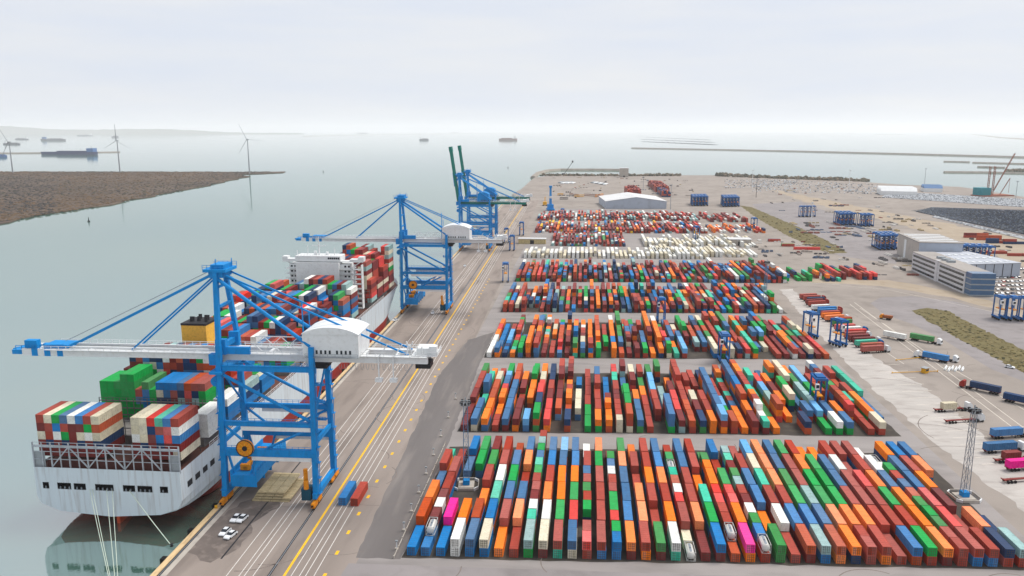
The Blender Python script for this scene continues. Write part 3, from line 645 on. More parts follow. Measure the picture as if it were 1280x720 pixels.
# smoother bowl for the lower transom
obj('transom', tr, hullm, parent=ship)
for a, b2 in xs_open:
    f = MB(); f.box(a, b2, 0.0, 2.5, 9.3, 9.4); f.box(a, b2, 2.5, 2.6, 9.3, 11.4); f.box(a, b2, 0.0, 2.5, 11.3, 11.4); f.box(a - 0.1, a, 0, 2.5, 9.3, 11.4); f.box(b2, b2 + 0.1, 0, 2.5, 9.3, 11.4)
    o = obj('mooring_port', f, dark, parent=ship)
    w = MB(); 
    for k in range(max(1, int((b2 - a) / 1.4))): w.tube((a + 0.7 + k * 1.4, 0.25, 9.4), (a + 0.7 + k * 1.4, 0.25, 10.1), 0.22, 8)
    obj('roller', w, steel, parent=o)
deckm = mat('deck_red_brown', (96, 62, 54), 0.8, 0.2, 0.2)
dkp = [(x, y) for x, y in [(hull_section(y)[0][0], y) for y in ys]]
mb = MB(); mb.add([(x, y, DK - 0.6) for x, y in dkp] + [(-x, y, DK - 0.6) for x, y in dkp[::-1]], [tuple(range(len(dkp)))[::1] + tuple(range(len(dkp), 2 * len(dkp)))]); obj('deck', mb, deckm, parent=ship)
for sg in (-1, 1):                    # side openings near the stern and bulwark rail
    for k in range(4):
        y = 4.0 + k * 5.0
        obj('mooring_port', MB().box(sg * HB - 0.05 - 0.02, sg * HB + 0.05, y, y + 3, 9.4, 11.3), dark, parent=ship)
    rf = MB(); rail_fence(rf, (sg * (HB - 0.25), 20, DK - 0.5), (sg * (HB - 0.25), 250, DK - 0.5), 1.5, 3.0, 0.07); obj('bulwark_rail', rf, white, parent=ship)
obj('rudder', MB().box(-0.5, 0.5, 3.5, 10, -7, 0.6), mat('rudder_orange', (196, 78, 40), 0.6), parent=ship)
# hatch covers
for k, y in enumerate([20.5, 35, 49.5, 64, 96, 110.5, 125, 139.5, 154, 168.5, 183, 223, 237.5, 252, 266.4]):
    w = HB - 2 - max(0, y - 262) * 0.3; obj('hatch_cover', MB().box(-w, w, y - 0.4, y + 12.6, DK - 0.6, 18.6), mat('hatch_grey', (120, 116, 112), 0.7), parent=ship)
# stern lashing lattice
la = MB(); zt = 22.7
la.beam((-HB, 0.5, zt), (HB, 0.5, zt), 0.5, 0.6); la.beam((-HB, 0.5, zt + 1.2), (HB, 0.5, zt + 1.2), 0.12); la.beam((-HB, 0.5, 21), (HB, 0.5, 21), 0.16); la.beam((-HB, 0.5, 18.6), (HB, 0.5, 18.6), 0.16)
nv = 16
for i in range(nv + 1):
    x = -HB + 2 * HB * i / nv; la.beam((x, 0.5, DK - 0.6), (x, 0.5, zt + 1.2), 0.26 if i % 2 else 0.34)
for i in range(2, nv - 2, 4):
    x0, x1, x2 = [-HB + 2 * HB * (i + j) / nv for j in (0, 2, 4)]
    la.beam((x0, 0.45, DK), (x1, 0.45, zt), 0.3); la.beam((x1, 0.45, zt), (x2, 0.45, DK), 0.3)
obj('lashing_frame', la, mat('lashing_steel', (168, 174, 180), 0.6), parent=ship)
for sg in (-1, 1): obj('frame_panel', MB().box(min(sg * HB, sg * (HB - 3.4)), max(sg * HB, sg * (HB - 3.4)), 0.7, 0.85, DK - 0.5, 21), greyp, parent=ship)
obj('stern_deckhouse', MB().box(-HB + 3.5, HB - 3.5, 1.6, 2.0, DK - 0.6, 18.4), mat('deck_dark_red', (84, 48, 44), 0.7), parent=ship)
# lashing bridges between bays
lbm = mat('lashing_bridge_steel', (96, 92, 92), 0.7)
for y in (15.4, 33.2, 47.7, 62.2, 108.6, 123.2, 137.6, 152.2, 166.6, 181.2, 221, 235.6, 250.2):
    b_ = MB(); w = HB - 1 - max(0, y - 262) * 0.3; tz = 25.5
    for z in (20.6, 23.0, tz): b_.box(-w, w, y - 0.35, y + 0.45, z, z + 0.12)
    for i in range(19):
        x = -w + 2 * w * i / 18; b_.beam((x, y, DK), (x, y, tz + 1.1), 0.2)
    b_.beam((-w, y, tz + 1.1), (w, y, tz + 1.1), 0.1)
    obj('lashing_bridge', b_, lbm, parent=ship)
# funnel casing
fm = mat('funnel_yellow', (232, 178, 70), 0.55, 0.3, 0.08, (120, 84, 40), 0.4)
fu = MB().box(-15.2, -5.2, 79, 90, DK - 0.6, 41.0); fo = obj('funnel', fu, fm, parent=ship)
fd = MB().box(-15.3, -5.1, 78.9, 90.1, 40.4, 41.2); obj('funnel_band', fd, dark, parent=fo)
for i, (x, y, r_) in enumerate(((-14.6, 83, 0.9), (-12, 83.5, 0.7), (-10, 86, 1.0), (-13.4, 87.4, 0.7), (-8.6, 82.4, 0.6))): obj('exhaust_pipe', MB().tube((x + 2, y, 41), (x + 2, y + 0.4, 43), r_, 10), dark, parent=fo)
obj('engine_casing', MB().box(-4.8, 8, 78, 91, DK - 0.6, 27), white, parent=ship)
# accommodation and bridge
yb = 205.0
ac = MB(); ac.box(-14.5, 9.5, yb, yb + 12, DK - 0.6, 44.5); acc = obj('accommodation', ac, white, parent=ship)
for lv in range(10):
    z = 21.5 + lv * 2.75
    if z > 43: break
    for sg in (-1, 1):
        xa, xb = (-20.5, -14.5) if sg < 0 else (9.5, 16.5)
        d = MB(); d.box(xa, xb, yb + 1, yb + 10, z - 0.15, z); d.box(xa + (1.6 if sg < 0 else 0), xb - (0 if sg < 0 else 1.6), yb + 2.4, yb + 10, z, z + 2.6); rail_fence(d, (xa, yb + 1.05, z), (xb, yb + 1.05, z), 1.05, 1.5, 0.06)
        o = obj('deck_gallery', d, white, parent=acc)
        for k in range(2):
            x = xa + 2.4 + k * 2.0; obj('window', MB().box(x, x + 1.1, yb + 2.32, yb + 2.42, z + 0.9, z + 1.9), glass, parent=o)
br = MB(); br.box(-HB + 0.5, HB - 0.5, yb + 2.5, yb + 7, 44.5, 45.0); br.box(-15, 10, yb + 1.5, yb + 11, 45.0, 47.9); bro = obj('bridge', br, white, parent=ship)
for k in range(6): obj('window', MB().box(3.2 + k * 1.1, 4.1 + k * 1.1, yb + 1.42, yb + 1.55, 46.2, 47.2), glass, parent=bro)
for sg in (-1, 1):
    w = MB(); w.box(min(sg * 15, sg * HB), max(sg * 15, sg * HB), yb + 2.5, yb + 6.5, 45, 46.1); w.box(min(sg * (HB - 3), sg * HB), max(sg * (HB - 3), sg * HB), yb + 2.4, yb + 6.6, 46.1, 47.4); w.beam((sg * 12, yb + 4, 39), (sg * (HB - 2), yb + 4, 44.6), 0.5); obj('bridge_wing', w, white, parent=bro)
ms = MB(); ms.beam((-3, yb + 6, 47.9), (-3, yb + 6, 58), 0.7, w2=0.3, h2=0.3); ms.beam((-7, yb + 6, 53), (1, yb + 6, 53), 0.3); ms.beam((-9, yb + 5, 47.9), (-9, yb + 5, 53), 0.3); ms.beam((6, yb + 5, 47.9), (6, yb + 5, 52), 0.3); ms.beam((-15, yb + 5, 47.9), (-15, yb + 5, 50.5), 0.3); ms.tube((-5, yb + 6, 47.9), (-5, yb + 6, 50), 0.9, 10); ms.tube((1.5, yb + 6, 47.9), (1.5, yb + 6, 49.6), 0.8, 10); rail_fence(ms, (-15, yb + 1.6, 47.9), (10, yb + 1.6, 47.9), 1.1, 1.6, 0.05)
obj('radar_mast', ms, white, parent=ship)
obj('lifeboat', MB().loft([[(18.6 + 1.3 * r_ * cos(a), yb - 0.5 + y, 26 + 1.3 * r_ * sin(a)) for a in [2 * pi * i / 10 for i in range(10)]] for y, r_ in ((-3.6, 0.3), (-2.6, 0.8), (0, 1), (2.6, 0.8), (3.6, 0.3))]), mat('lifeboat_orange', (226, 92, 50), 0.5), parent=ship)
st2 = MB()
for lv in range(9): st2.box(17.2, 22, yb + 0.5, yb + 4, 19 + lv * 2.7, 19.25 + lv * 2.7); st2.box(17.2, 17.6, yb + 0.5, yb + 4, 19 + lv * 2.7, 21.7 + lv * 2.7); st2.box(21.6, 22, yb + 0.5, yb + 4, 19 + lv * 2.7, 21.7 + lv * 2.7)
obj('stair_tower', st2, white, parent=ship)
obj('gangway', MB().beam((HB + 0.3, 196, DK), (HB + 2.2, 180, 3), 1.0, 0.5), steel, parent=ship)
# mooring lines from the stern
def line(name, p, q, label, sag=1.0, r=0.09):
    mb = MB(); n = 10; pr = None
    for i in range(n + 1):
        t_ = i / n; a = Vector(p).lerp(Vector(q), t_); a.z -= sag * 4 * t_ * (1 - t_)
        if pr is not None: mb.tube(pr, a, r, 5, cap=False)
        pr = a
    obj(name, mb, rope, label=label, category='rope', group='mooring lines of the container ship')
def ship_pt(x, y, z): return (sx + x - STILT * y, sy_ + STILT * x + y, z)
bx, by = G(145, 742, WZ)
for i, (x, dx) in enumerate(((-5.9, -1.2), (-5.0, -0.8), (-0.6, 0.1), (1.2, 0.8))): line('mooring_line', ship_pt(x, 0.1, 9.6), (bx + dx, by, -1.4), ['slack rope from a stern opening to the mooring buoy, port pair outer', 'slack rope from a stern opening to the mooring buoy, port pair inner', 'thin rope from the middle stern opening to the buoy', 'rope from the middle stern opening passing over the rudder to the buoy'][i], 0.6)
gx, gy = G(213, 684)
line('mooring_line', ship_pt(6.6, 0.1, 9.6), (gx + 0.3, gy, 0.55), 'taut rope from the stern to the quay bollard', 0.3, 0.12)
buoy = MB(); buoy.loft([[(bx + r_ * cos(2 * pi * i / 16), by + r_ * sin(2 * pi * i / 16), z) for i in range(16)] for z, r_ in ((WZ - 0.6, 1.4), (WZ + 0.4, 1.6), (WZ + 1.2, 1.5), (WZ + 1.4, 0.4), (WZ + 1.9, 0.3))]); obj('mooring_buoy', buoy, amber, label='round amber mooring buoy off the ship stern', category='buoy')
for i, s in enumerate((206, 218, 250, 268)):
    x_, y_, _ = (gx + 0.4, gy, 0) if i == 0 else Q(-111.5, s)
    b_ = MB(); b_.loft([[(r_ * cos(2 * pi * k / 12), r_ * sin(2 * pi * k / 12), z) for k in range(12)] for z, r_ in ((0, 0.5), (0.1, 0.5), (0.15, 0.3), (0.55, 0.28), (0.6, 0.48), (0.78, 0.44))]); obj('bollard', b_, dark if i == 0 else yellow, loc=(x_, y_, 0.3), label='black bollard on the coping holding the taut stern rope' if i == 0 else ['', 'yellow bollard on the coping just before the crane leg', 'yellow bollard on the coping behind the first crane leg', 'yellow bollard on the coping beside the ship hull'][i], category='bollard', group='quay bollards')
# fenders down the quay wall
for i in range(14):
    s = 190 + i * 16; x_, y_, _ = Q(-112.1, s); obj('fender', MB().box(-2.4, 0.0, -0.9, 0.9, -2.6, -0.5), black, loc=(x_, y_, 0), rz=TILT, label=f'black rubber fender on the quay wall, {od(i + 1)} counted from the stern', category='fender', group='quay wall fenders')

# ------------------------------------------------------------------ containers on the ship
XP = 2.47
def bayx(c): return -20.95 + c * XP
BAYS = [  # (y start, tiers for each of 18 columns from the water side, colours hint)
    (2.6, [5] * 8 + [0] * 4 + [5] * 6),
    (20.4, [0, 0, 0, 0, 0, 0, 0, 0, 0, 0, 0, 0, 0, 0, 0, 2, 3, 3]),
    (35.0, [5, 5, 5, 6, 6, 4, 5, 4, 5, 5, 5, 5, 5, 5, 5, 2, 3, 3]),
    (49.6, [5, 7, 7, 7, 7, 7, 7, 7, 7, 7, 7, 7, 7, 7, 7, 7, 4, 3]),
    (64.0, [5, 6, 6, 6, 6, 6, 6, 6, 6, 6, 6, 6, 5, 5, 4, 3, 2, 2]),
    (96.0, [4, 5, 6, 7, 7, 7, 6, 6, 6, 5, 5, 5, 4, 4, 4, 3, 2, 0]),
    (110.4, [6, 6, 7, 7, 7, 6, 6, 6, 7, 7, 6, 6, 6, 6, 5, 4, 1, 0]),
    (125.0, [7, 7, 7, 6, 6, 7, 7, 7, 7, 7, 7, 7, 5, 5, 5, 6, 6, 0]),
    (139.4, [8, 8, 7, 7, 8, 8, 8, 8, 8, 7, 7, 5, 5, 6, 6, 5, 5, 1]),
    (154.0, [7, 7, 7, 6, 7, 7, 7, 7, 7, 7, 7, 7, 7, 5, 4, 5, 3, 2]),
    (168.4, [7, 7, 8, 8, 6, 7, 7, 6, 6, 6, 7, 7, 7, 5, 5, 6, 6, 5]),
    (183.0, [6, 6, 7, 6, 5, 5, 7, 7, 8, 8, 8, 8, 8, 7, 7, 7, 7, 6]),
    (223.0, [0, 0, 0, 0, 8, 8, 8, 8, 8, 8, 9, 9, 9, 9, 9, 9, 9, 5]),
    (237.4, [0, 0, 0, 0, 0, 8, 8, 8, 8, 9, 9, 9, 9, 9, 9, 8, 8, 4]),
    (252.0, [0, 0, 0, 0, 0, 0, 8, 9, 11, 11, 10, 10, 10, 9, 9, 9, 8, 6]),
    (266.4, [0, 0, 0, 0, 0, 0, 6, 7, 8, 8, 8, 10, 10, 9, 8, 7, 10, 10])]
STERN_TOP = 'RCGBWURC....CCSTUR'
STERN_2 = 'MRURMMGN....CCDRSW'
STERN_3 = 'CRWGMCWC....WCMUSU'
B2TOP = {0: 'G', 1: 'G', 2: 'G', 3: 'G', 4: 'G', 5: 'R', 6: 'E', 7: 'G', 8: 'U', 9: 'U', 10: 'U', 11: 'B', 12: 'N', 13: 'R', 14: 'R', 15: 'W', 16: 'W', 17: 'W'}
shipmass = MB(); nind = 0; cand = []
grid = {}
for bi, (y, tt) in enumerate(BAYS):
    hint = None
    for c, n in enumerate(tt):
        for t_ in range(n):
            if bi == 0: k = ['M', 'MD'[c % 2], STERN_3[c], STERN_2[c], STERN_TOP[c]][t_]; k = {'.': 'M'}.get(k, k)  # lowest stern tiers coloured dark, standing in for shade behind the lattice
            else: k = B2TOP[c] if bi == 2 and t_ >= n - 1 else 'W' if bi == 1 else 'G' if bi == 2 and (c < 5 or c == 7 or c == 14) else random.choice('MMMMMRRRSGCA' if bi >= 12 and c >= 11 else 'RRMMMMRNDDDDDUUUBBSCWGGA')
            if bi == 0 and c == 17: k = ['C', 'M', 'U', 'W', 'R'][t_]
            grid[bi, c, t_] = k
def ncol(bi, c): return BAYS[bi][1][c] if 0 <= bi < len(BAYS) and 0 <= c < 18 else 0
for (bi, c, t_), k in grid.items():
    n = ncol(bi, c); y = BAYS[bi][0] + L40 / 2; x = bayx(c); z = 18.7 + t_ * CH + 0.01 * (bi > 0)
    top = t_ == n - 1; aft = t_ >= ncol(bi - 1, c) + (1 if bi > 1 else 0) and bi > 0 or bi == 0 and t_ >= 2; side = t_ >= ncol(bi, c + 1)
    if top or aft or side: cand.append(((0 if bi < 4 else 1 if top else 2), bi, c, t_, k, x, y, z))
    else: mass_box(shipmass, x, y, z, L40, k)
cand.sort(key=lambda q: (q[0], q[1], -q[3]))
colw = lambda c: f'{od(18 - c)} column from quay'
for i, (_, bi, c, t_, k, x, y, z) in enumerate(cand):
    if i < 290:
        n = ncol(bi, c); tw = 'topmost' if t_ == n - 1 else f'{od(t_ + 1)} tier up'
        px, py, pz = ship_pt(x, y, z)
        container(k, L40, px, py, pz, f'{PAL[k][1]} container on ship, {tw}, {od(bi + 1)} bay from stern, {colw(c)}', 'containers stacked on the ship deck', STILT, name='deck_container')
    else: mass_box(shipmass, x, y, z, L40, k)
sm_ = obj('deck_container_stacks', shipmass, m_mass, kind='stuff', label='inner stacks of containers packed on the ship deck', category='containers'); sm_.location = (sx, sy_, 0); sm_.rotation_euler[2] = STILT

# ------------------------------------------------------------------ straddle carriers
def carrier_proto():
    e = empty('straddle_carrier')
    P = lambda n, mb, mt, par=None: obj(n, mb, mt, parent=par or e)
    for sg in (-1, 1):
        x = sg * 2.1
        P('side_frame', MB().box(x - 0.45, x + 0.45, -4.8, 4.8, 1.3, 2.2), dblue)
        P('top_beam', MB().box(x - 0.35, x + 0.35, -4.4, 4.4, 13.8, 14.6), dblue)
        for y in (-3.6, -1.2, 1.2, 3.6):
            w = P('wheel', MB().tube((x - 0.35, y, 0.75), (x + 0.35, y, 0.75), 0.75, 12), black)
        for y in (-3.9, 3.9): P('leg', MB().beam((x, y, 2.2), (x, y * 0.97, 13.9), 0.6, 0.7), dblue)
    for y in (-3.8, 3.8): P('cross_beam', MB().box(-2.4, 2.4, y - 0.4, y + 0.4, 13.9, 14.8), dblue)
    P('engine_deck', MB().box(-1.7, 1.7, -3.2, 2.0, 14.2, 15.3), dblue)
    P('winch', MB().tube((-1.2, 2.8, 14.9), (1.2, 2.8, 14.9), 0.5, 10), steel)
    P('operator_cab', MB().box(-2.7, -1.3, -5.6, -4.2, 10.4, 12.8), white); 
    P('cab_window', MB().box(-2.6, -1.4, -5.66, -5.6, 11.2, 12.5), glass)
    P('spreader', MB().box(-1.15, 1.15, -3.3, 3.3, 6.6, 7.1), amber)
    P('mast', MB().beam((-0.9, 0, 7), (-0.9, 0, 14.3), 0.25).beam((0.9, 0, 7), (0.9, 0, 14.3), 0.25).beam((-0.9, 0, 9.8), (0.9, 0, 9.8), 0.2), dblue)
    return e
CAR = carrier_proto(); used = [False]
def carrier(x, y, rz, label, group='blue straddle carriers'):
    e = CAR if not used[0] else copy_tree(CAR); used[0] = True
    return place(e, (x, y, 0.008), rz, label=label, category='straddle carrier', group=group)
singles = [((632, 352), 0.1, 'blue straddle carrier on the apron edge at the end of the stacks'), ((640, 313), 0.0, 'blue straddle carrier waiting behind another on the apron edge'), ((633, 303), 0.1, 'blue straddle carrier under the second crane back reach'),
           ((652, 294), 0.0, 'lone dark blue straddle carrier farther along the apron'), ((1012, 422), 0.35, 'blue straddle carrier beside the parked trailers and stack end'), ((1047, 432), 0.45, 'blue straddle carrier straddling in front of the parked red trailers'),
           ((1021, 512), 0.0, 'blue straddle carrier standing over the third container block corner'), ((904, 452), 0.0, 'blue straddle carrier inside the aisle of the third block'), ((826, 402), 0.0, 'blue straddle carrier inside the fourth block aisle'),
           ((870, 300), 0.2, 'blue straddle carrier among the distant red stacks'), ((942, 288), 0.2, 'blue straddle carrier beside the low concrete shed'), ((703, 275), 0.0, 'pale straddle carrier among distant maroon stacks')]
for (u, v), rz, lb in singles:
    x, y = G(u, v); carrier(x, y, rz, lb)
clusters = [((867, 257.5), 5, 5, 5.0, 10.2, 0.35, 'tight park behind the grey shed end'), ((906, 258.5), 5, 5, 5.0, 10.2, 0.35, 'tight park at the grass strip head'),
            ((1001, 271), 4, 1, 5.6, 10.5, 0.2, 'group behind the white lamp pole'), ((1051, 281.5), 4, 3, 5.2, 12, 0.25, 'wide group on the far lot'), ((1078, 283), 3, 2, 5.2, 11, 0.25, 'small group on the far lot'),
            ((1101, 312), 4, 3, 4.9, 10.2, 0.2, 'park against the hall gable'), ((1180, 326), 8, 2, 5.0, 10.2, -0.2, 'park between hall and depot'), ((1249, 399), 3, 1, 6.6, 11, -0.1, 'trio on the ring road')]
for (u, v), n, nr, p, rp_, slope, lb in clusters:
    x, y = G(u, v)
    for j in range(nr):
        for i in range(n): carrier(x + i * p + j * 0.8, y + i * p * slope + j * rp_ + random.uniform(-.6, .6), random.uniform(-.03, .03), f'{od(i + 1)} straddle carrier from quay side, {od(j + 1)} rank, {lb}', 'straddle carriers in the ' + lb)

# ------------------------------------------------------------------ vehicles
def car_mesh(colr, name):
    mb = MB(); L, W = 4.3, 1.78
    side = [(-2.15, 0.35), (-2.15, 0.75), (-1.95, 0.92), (-1.35, 0.98), (1.0, 0.98), (1.95, 0.82), (2.15, 0.62), (2.15, 0.35)]
    mb.loft([[(x * W / 2, -y, z) for y, z in side] for x in (-1, -0.94, 0.94, 1)])
    cabin = [(-1.85, 0.95), (-1.3, 1.42), (0.1, 1.46), (0.95, 0.97)]
    mb.loft([[(x, -y, z) for y, z in cabin] for x in (-0.78, -0.62, 0.62, 0.78)], m=1)
    mb.box(-0.6, 0.6, -0.1, 1.25, 1.43, 1.475)
    return mb.mesh(name, [colr, glass])
def car_wheel(): return MB().tube((-0.1, 0, 0), (0.1, 0, 0), 0.32, 10).mesh('car_wheel', black)
cw_ = car_wheel()
carcol = {'white': mat('car_white', (232, 234, 236), 0.25, 0.5, 0.03, damt=0.05), 'silver': mat('car_silver', (168, 172, 176), 0.25, 0.5, 0.05, metal=0.5), 'grey': mat('car_grey', (84, 88, 94), 0.25, 0.5, 0.05), 'black': mat('car_black', (22, 24, 28), 0.2, 0.5, 0.05), 'red': mat('car_red', (150, 26, 24), 0.25, 0.5, 0.05), 'blue': mat('car_blue', (36, 66, 120), 0.25, 0.5, 0.05)}
carme = {k: car_mesh(v, 'car_' + k) for k, v in carcol.items()}
def car(k, x, y, rz, label, group, wheels=True):
    o = obj('parked_car', carme[k], loc=(x, y, 0.02), rz=rz, label=label, category='car', group=group)
    if wheels:
        for wx in (-0.8, 0.8):
            for wy in (-1.35, 1.3): obj('wheel', cw_, parent=o, loc=(wx, wy, 0.32))
    return o
for (u, v), lb in (((295, 650), 'white car on the quay, water side one of the rear pair'), ((303, 650.5), 'white car on the quay, land side one of the rear pair'), ((281.5, 667), 'white car on the quay, water side one of the front pair'), ((288.5, 671), 'white car on the quay, land side one of the front pair')):
    x, y = G(u, v); car('white', x, y, -0.12 + random.uniform(-.1, .1), lb, 'white cars by the crane')
for (u, v), lb in (((541, 392), 'white car on the apron beside the second crane leg'), ((494, 401), 'white van-like car on the apron near the ship bow'), ((581, 333), 'small white car on the far apron')):
    x, y = G(u, v); car('white', x, y, random.uniform(-.4, .4), lb, 'white cars on the apron')
# office car park: rows in view
ux = Vector(G(1272, 352) + (0,)) - Vector(G(1212, 362) + (0,)); n_ = 0
for r_ in range(7):
    a = Vector(G(1226 + r_ * 2.5, 368 - r_ * 5.0) + (0,)); b2 = a + Vector((62 - r_ * 3, 9, 0)); nn = 16
    for i in range(nn):
        if random.random() < 0.16: continue
        p = a.lerp(b2, i / nn); k = random.choice(['white', 'white', 'silver', 'grey', 'black', 'blue', 'red', 'white'])
        car(k, p.x, p.y + random.uniform(-.4, .4), random.uniform(-.05, .05) + (pi if random.random() < 0.3 else 0), f'{k} car parked in the {od(r_ + 1)} row of the office lot, {od(i + 1)} bay from the office', 'cars in the office lot', wheels=False)

def wheelset(par, xs, y, r=0.5):
    for x in xs: obj('wheel', MB().tube((x - 0.2, y, r), (x + 0.2, y, r), r, 10), black, parent=par)
def trailer(par_name, x, y, rz, label, group, L=12.4):
    e = empty(par_name, (x, y, 0.01), rz, label=label, category='trailer', group=group)
    obj('chassis', MB().box(-0.55, 0.55, -L / 2, L / 2, 0.95, 1.25).box(-1.2, 1.2, -L / 2, -L / 2 + 0.4, 1.1, 1.3).box(-1.2, 1.2, L / 2 - 0.5, L / 2, 1.1, 1.3), mat('trailer_red', (120, 40, 34), 0.6), parent=e)
    for k in (-4.9, -3.6, -2.3): wheelset(e, (-1.0, 1.0), k)
    obj('landing_gear', MB().box(-0.9, -0.7, 3.2, 3.5, 0, 1).box(0.7, 0.9, 3.2, 3.5, 0, 1), dark, parent=e)
    return e
def tractor(x, y, rz, cabmat, label, group):
    e = empty('truck_tractor', (x, y, 0.01), rz, label=label, category='truck', group=group)
    obj('chassis', MB().box(-0.5, 0.5, -3, 2.6, 0.7, 1.05), dark, parent=e)
    cb = MB(); cb.loft([[(xx, y_, z) for y_, z in ((0.6, 0.7), (0.6, 3.5), (1.6, 3.6), (2.7, 2.6), (2.85, 0.7))] for xx in (-1.25, 1.25)]); c = obj('cab', cb, cabmat, parent=e)
    obj('windscreen', MB().beam((0, 2.68, 2.62), (0, 2.83, 1.6), 2.1, 0.1), glass, parent=c)
    wheelset(e, (-1.05, 1.05), 1.9); wheelset(e, (-1.0, 1.0), -1.7); wheelset(e, (-1.0, 1.0), -0.4)
    return e
def off(x, y, rz, d): return x - sin(rz) * d, y + cos(rz) * d
def rig(u, v, rz, k, lb, cabm, cabname, trac=True, L=L40, z=1.3):
    x, y = G(u, v)
    trailer('semi_trailer', x, y, rz, f'low trailer under the {lb}', 'trailers on the truck lanes')
    if k: container(k, L, x, y, z, f'{lb} on its trailer', 'containers on trailers', rz)
    if trac:
        tx, ty = off(x, y, rz, 7.6); tractor(tx, ty, rz, cabm, f'{cabname} truck pulling the {lb}', 'trucks at the gate lanes')
# parked trailer row beside the pale strip
row = 'RRDMRCWUUROONERSWSRMMTNR'; a = Vector(G(1010, 374) + (0,)); b2 = Vector(G(1091, 441) + (0,)); nrow = len(row)
for i, k in enumerate(row):
    if i in (5, 14): continue
    p = a.lerp(b2, i / (nrow - 1)); p.x += random.uniform(-1, 1) + (1.5 if i % 5 == 2 else 0); rz = -R(74) + random.uniform(-.02, .02)
    lb = f'{PAL[k][1]} forty-foot container, {od(i + 1)} of the parked trailer row from far end'
    trailer('parked_trailer', p.x, p.y, rz, f'low trailer parked under the {od(i + 1)} container of the row', 'trailers parked in a row')
    container(k, L40, p.x, p.y, 1.31, lb, 'containers in the parked trailer row', rz)
    if i in (1, 3, 5, 7, 8, 11, 16, 18, 20, 21, 23):
        tx, ty = off(p.x, p.y, rz, 7.6); cm = random.choice([white, white, dblue, redp]); cn = {white: 'white', dblue: 'blue', redp: 'red'}[cm]
        tractor(tx, ty, rz, cm, f'{cn} cab truck hitched to the {od(i + 1)} trailer of the parked row', 'trucks hitched in the trailer row')
rA = R(48)
rig(1118, 424, rA - 0.04, 'W', 'white container by the lane bend', white, 'white', trac=False)
rig(1152, 427, rA + pi, 'E', 'green container near the grass island', white, 'white-cab')
rig(1169, 451, rA, 'U', 'blue container beside the white barriers', white, 'white-cab')
x, y = G(1190, 452); tractor(x, y, rA + pi, white, 'white truck tractor alone beside the white barriers', 'trucks at the gate lanes')
rig(1231, 490, rA, 'D', 'navy container with red cab', redp, 'red-cab')
rig(1274, 505, rA + pi, 'D', 'navy container next to the mast road', white, 'white-cab')
rig(1257, 547, -R(76), 'U', 'royal blue container in the lane by the mast', white, 'white-cab')
rig(1249, 565, -R(76), 'B', 'slate blue container in the lane by the mast', white, 'white-cab')
rig(1263, 577, -R(76), 'M', 'maroon container in the lane by the mast', white, 'white-cab', L=L20)
rig(1278, 587, -R(76), 'P', 'pink container in the lane by the mast', white, 'white-cab')
rig(1274, 602, -R(76), None, 'empty deck beside the pink container', white, 'white-cab', trac=False)
rig(1185, 514, -R(76), 'C', 'cream box on the pale strip', white, 'white-cab', L=L20)
rig(1199, 528, -R(76), None, 'empty red deck on the pale strip', white, 'white-cab')
x, y = G(1106, 399); e = empty('dump_truck', (x, y, 0.01), rA, label='orange dump truck on the curving road', category='truck')
obj('chassis', MB().box(-0.5, 0.5, -4, 3, 0.7, 1.1), dark, parent=e); obj('cab', MB().loft([[(xx, y_, z) for y_, z in ((1.2, 0.7), (1.2, 3.0), (2.2, 3.0), (3.0, 2.0), (3.0, 0.7))] for xx in (-1.2, 1.2)]), amber, parent=e); obj('tipper_body', MB().loft([[(xx, y_, z) for y_, z in ((-4.2, 1.3), (-4.4, 2.8), (0.9, 2.6), (0.8, 1.2))] for xx in (-1.25, 1.25)]), mat('tipper_brown', (150, 84, 40), 0.7), parent=e)
for k in (-3, -1.7, 2): wheelset(e, (-1, 1), k)
x, y = G(1262, 460); car('white', x, y, R(50), 'white car on the verge by the grass island', 'white cars at the grass')
# white barriers, yellow gate booths
for i in range(6):
    x, y = G(1182 + i * 4.2, 461 + (i % 2) * 1.5); obj('barrier_block', MB().box(-0.5, 0.5, -3.2, 3.2, 0, 0.5).box(-0.22, 0.22, -3.2, 3.2, 0.5, 1.1), white, loc=(x, y, 0.012), rz=R(-30), label=f'white concrete barrier, {od(i + 1)} of the set beside the blue truck', category='barrier', group='white barriers by the lanes')
for i, ((u0, v0), (u1, v1)) in enumerate((((1115, 467), (1172, 465)), ((1120, 451), (1160, 447)))):
    p, q = G(u0, v0), G(u1, v1); obj('low_rail', MB().beam((p[0], p[1], 0.5), (q[0], q[1], 0.5), 0.3, 0.25).beam((p[0], p[1], 0), (p[0], p[1], 1), 0.3).beam((q[0], q[1], 0), (q[0], q[1], 1), 0.3), yellow, label=['yellow low guard rail across the pale strip by the barriers', 'yellow low guard rail near the trailer row end'][i], category='guard rail')
x, y = G(1156, 466); bo = empty('lane_booth', (x, y, 0.012), 0.6, label='small yellow lane booth on the guard rail', category='booth'); obj('cabin', MB().box(-1.4, 1.4, -1.1, 1.1, 0, 2.5), yellow, parent=bo); obj('roof', MB().box(-1.7, 1.7, -1.4, 1.4, 2.5, 2.7), greyp, parent=bo); obj('window', MB().box(-1.1, 1.1, -1.13, -1.08, 1.1, 2.0), glass, parent=bo)

